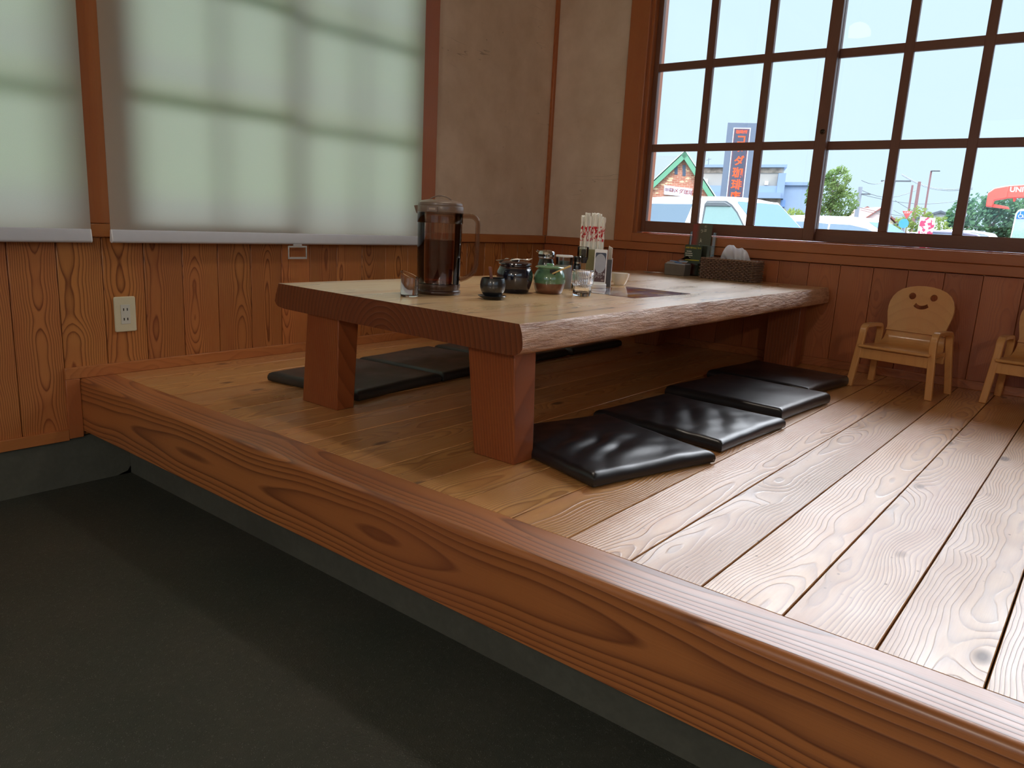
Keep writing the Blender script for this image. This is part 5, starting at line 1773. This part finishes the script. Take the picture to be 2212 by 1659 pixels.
for i, (a, b_) in enumerate(wires):
    A, B = at(a[0], a[1], a[2]), at(b_[0], b_[1], b_[2])
    pts = [A.lerp(B, k / 10) - Vector((0, 0, .5 * math.sin(PI * k / 10))) for k in range(11)]
    o = MB().tube([p - A for p in pts], .018, 5).build('power_line', M_seal, loc=tuple(A))
    tag(o, ('highest power line sloping down from the tall hidden pole to the big dark tree', 'power line just under the highest one towards the dark tree', 'highest power line between the broadleaf tree and the tall hidden pole',
            'middle power line from the grey pole towards the brown posts', 'power line sagging level from the grey pole behind the street lamp', 'low long power line from the grey pole over the pale houses',
            'lowest long power line just above the salmon roofs', 'low power line from the tall hidden pole towards the banner', 'power line meeting the sky behind the taller brown post', 'short low power line behind the young trees')[i], 'wire', 'overhead power lines')

# banner and road signs
bn = thing('banner_flag', 'white and red vertical banner flag in front of the pale houses', 'banner', tuple(at(-.1905, 28, z=GZ)))
r_, f_ = facing(-.19)
Mn = basis((0, 0, 0), r_)
MB().tube([Mn @ Vector((-.22, 0, 0)), Mn @ Vector((-.16, 1.96, 0))], .012, 6).build('banner_pole', M_white, bn)
def bannermat():
    n = NT('banner print')
    P = n.pos()
    nz = n.noise(n.objv, 9, 4)
    c = n.mix(n.ramp(nz, .48, .52), srgb(244, 236, 236), srgb(226, 60, 100))
    n.bsdf(c, .7)
    return n.mat
MB().prism([(-.20, .35), (.20, .35), (.27, 1.88), (-.15, 1.92)], -.004, .004, Mn).build('banner_cloth', bannermat(), bn)
rs = thing('road_sign', 'red inverted triangle road sign above the blue round sign', 'road sign', tuple(at(-.2105, 37, z=GZ)))
r_, f_ = facing(-.2105)
Mn = basis((0, 0, 0), r_)
zz = CAM.z - GZ + .030 * 37
MB().prism([(0, zz - .24), (.20, zz + .10), (-.20, zz + .10)], 0, .03, Mn).build('sign_plate', plain('red sign', srgb(206, 84, 84), .5), rs, bevel=.02)
text('止まれ', .085, M_white, Mn @ Matrix.Translation((0, zz + .03, .032)), rs)
MB().tube([Mn @ Vector((0, 0, -.03)), Mn @ Vector((0, zz + .1, -.03))], .03, 8).build('sign_post', M_pole, rs)
rs = thing('road_sign', 'blue round road sign standing low beneath the red triangle', 'road sign', tuple(at(-.2125, 30.5, z=GZ)))
zz = CAM.z - GZ + .0185 * 30.5
MB().prism([(.16 * math.cos(2 * PI * k / 24), zz + .16 * math.sin(2 * PI * k / 24)) for k in range(24)], 0, .03, Mn).build('sign_plate', plain('blue sign', srgb(70, 160, 226), .5), rs)
MB().tube([Mn @ Vector((0, 0, -.03)), Mn @ Vector((0, zz + .1, -.03))], .03, 8).build('sign_post', M_pole, rs)

# houses far away
def house(label, az, D, w_, eave, ridge, wallc, roofc, d=6., rot=0.):
    p = at(az, D, z=GZ)
    t = thing('house', label, 'house', tuple(p), -az + rot)
    M = Matrix(((1, 0, 0, 0), (0, 0, 1, 0), (0, 1, 0, 0), (0, 0, 0, 1)))
    MB().prism([(-w_ / 2, 0), (w_ / 2, 0), (w_ / 2, eave), (0, ridge), (-w_ / 2, eave)], 0, d, M).build('wall', plain('house wall', wallc, .8, var=.02), t)
    rr = MB()
    for s in (-1, 1):
        rr.hexa([(0, -.3, ridge), (s * (w_ / 2 + .4), -.3, eave - .12), (s * (w_ / 2 + .4), d + .3, eave - .12), (0, d + .3, ridge), (0, -.3, ridge + .18), (s * (w_ / 2 + .4), -.3, eave + .06), (s * (w_ / 2 + .4), d + .3, eave + .06), (0, d + .3, ridge + .18)])
    rr.build('roof', plain('house roof', roofc, .7, var=.02), t)
    for k in (-1, 1):
        fo = MB().box((k * w_ * .24 - .45, -.06, eave - 1.0), (k * w_ * .24 + .45, 0, eave - .1)).build('window', M_cglass, t)
    return t
house('pale house with a low gable roof behind the banner', -.1770, 80, 6.6, 2.55, 3.75, srgb(204, 212, 216), srgb(90, 102, 114))
house('pale grey house wall partly hidden behind the pale gabled house', -.1640, 97, 5.5, 2.6, 3.4, srgb(190, 200, 206), srgb(96, 106, 116), rot=.3)
house('distant house with a salmon tiled roof next to the olive shrub', -.2530, 110, 8, 2.6, 5.0, srgb(214, 196, 190), srgb(140, 92, 84))
house('second salmon-roofed house hidden by the third window bar', -.2390, 92, 4.5, 2.4, 4.3, srgb(220, 200, 196), srgb(136, 88, 82), rot=.4)
house('brownish-roofed house between the two young trees', -.2230, 132, 7, 2.6, 4.2, srgb(200, 196, 190), srgb(112, 96, 92))
bw = thing('block_wall', 'pale low wall in front of the far houses', 'wall', tuple(at(-.1700, 60, z=GZ)), .17)
MB().box((-3.2, 0, 0), (3.2, .2, 1.55)).build('wall_panel', plain('pale block wall', srgb(196, 206, 210), .8), bw)

# red crane boom and the bus front
M_red = plain('crane red', srgb(240, 84, 70), .45, coat=.4, var=.03)
cr_ = thing('crane_truck', 'red crane boom with white lettering entering from the photo edge', 'crane', tuple(at(-.0900, 28, z=GZ)))
r_, f_ = facing(-.0900)
Mc = basis((0, 0, 0), r_)
KC, KD = 28 / 2300, 28 / 1940
CAZ = 2238.
def cpt(u, v): return ((u - CAZ) * KC, CAM.z - GZ + .0640 * 28 - (v - 399.5) * KD + (u - CAZ) * KC * .035)
MB().prism([cpt(2172, 400.5), cpt(2420, 389), cpt(2420, 418), cpt(2166, 426), cpt(2160, 424), cpt(2160, 402)], -.18, .18, Mc).build('boom', M_red, cr_, bevel=.02)
MB().prism([cpt(2148, 405), cpt(2178, 400), cpt(2178, 426), cpt(2152, 430), cpt(2150, 444), cpt(2136, 443), cpt(2136, 414)], -.22, .22, Mc).build('boom_head', M_red, cr_, bevel=.03)
MB().prism([cpt(2152, 437), cpt(2184, 443), cpt(2188, 448), cpt(2176, 447), cpt(2150, 444)], -.10, .10, Mc).build('hook_bracket', M_red, cr_, bevel=.01)
MB().prism([cpt(2190, 424), cpt(2198, 424), cpt(2196, 432), cpt(2192, 432)], -.05, .05, Mc).build('lug', M_red, cr_)
text('UNIC', .205, plain('white crane letters', srgb(250, 230, 226), .5, var=0), Mc @ Matrix.Translation((*cpt(2180.5, 408.5), .185)) @ Matrix.Rotation(R(1.), 4, 'Z'), cr_, bold=.004, alx='LEFT')
MB().box((.9, 0.0, -.5), (4.2, 1.4, .9), M=Mc).build('truck_body', M_red, cr_, bevel=.03)
MB().box((2.2, 1.4, -.25), (2.7, 2.6, .25), M=Mc).build('crane_column', M_red, cr_, bevel=.03)
for x_ in (1.5, 3.4):
    for z_ in (-.4, .75):
        wv = MB().lathe([(.0, -.12), (.40, -.10), (.40, .10), (.0, .12)], 20)
        wv.v = [tuple(Mc @ Vector((x_ + q_[0], .40 + q_[1], z_ + q_[2]))) for q_ in wv.v]
        wv.build('wheel', M_tyre, cr_, smooth=True)
bs = thing('bus', 'white bus corner with a blue wheelchair sign at the photo edge', 'bus', tuple(at(-.0880, 24, z=GZ)))
r_, f_ = facing(-.0880)
Mu = basis((0, 0, 0), r_)
KB, KE = 24 / 2300, 24 / 1940
def upt(u, v): return ((u - 2238.) * KB, CAM.z - GZ + .0390 * 24 - (v - 455) * KE + (u - 2238) * KB * .035)
MB().prism([upt(2193, 590), upt(2480, 590), upt(2480, 448), upt(2208, 454), upt(2201, 457), upt(2197, 464)], -2.2, 0, Mu).build('bus_body', plain('bus white', srgb(226, 234, 240), .3, coat=.6, var=0), bs, bevel=.03)
MB().prism([upt(2197.5, 514), upt(2240, 517), upt(2240, 476), upt(2200, 476)], 0, .02, Mu).build('bus_window', plain('bus glass', srgb(150, 186, 178), .1, coat=.4), bs)
MB().prism([upt(2200, 474), upt(2226, 474), upt(2226, 458), upt(2204, 459), upt(2201, 463)], .0, .025, Mu).build('blue_sign', plain('bus blue', srgb(40, 120, 226), .4), bs)
wc_ = MB()
cx_, cy_ = upt(2208.5, 469)
wc_.tube([Mu @ Vector((cx_ + .045 * math.cos(a), cy_ + .045 * math.sin(a), .03)) for a in [R(q) for q in range(120, 400, 20)]], .008, 5)
wc_.tube([Mu @ Vector((cx_ - .015, cy_ + .11, .03)), Mu @ Vector((cx_ - .012, cy_ + .035, .03)), Mu @ Vector((cx_ + .045, cy_ + .030, .03)), Mu @ Vector((cx_ + .065, cy_ - .04, .03))], .010, 5)
wc_.tube([Mu @ Vector((cx_ - .02, cy_ + .130, .03)), Mu @ Vector((cx_ - .018, cy_ + .150, .03))], .018, 6)
wc_.build('wheelchair_symbol', M_white, bs)
for x_ in (.4, 2.6):
    wv = MB().lathe([(.0, -.14), (.42, -.12), (.42, .12), (.0, .14)], 20)
    wv.v = [tuple(Mu @ Vector((x_ + q_[0], .42 + q_[1], -.2 + q_[2]))) for q_ in wv.v]
    wv.build('wheel', M_tyre, bs, smooth=True)

# garden outside the blinds: shrubs that tint the light green
for k, (x_, y_, s_) in enumerate(((-2.6, -.6, 1.), (-3.0, -1.7, 1.15), (-2.7, -2.9, 1.), (-3.1, -4.0, 1.1), (-2.8, -5.2, 1.))):
    tree('garden_shrub', 'green garden shrub outside the blind-covered windows', (x_, y_, GZ), [(0, 0, .95 * s_, .45, .42, .75 * s_), (.1, .1, 1.5 * s_, .32, .32, .45 * s_)], 1500, .075, M_leafA, 'garden shrubs outside the blinds', trunk=.04, seed=20 + k)
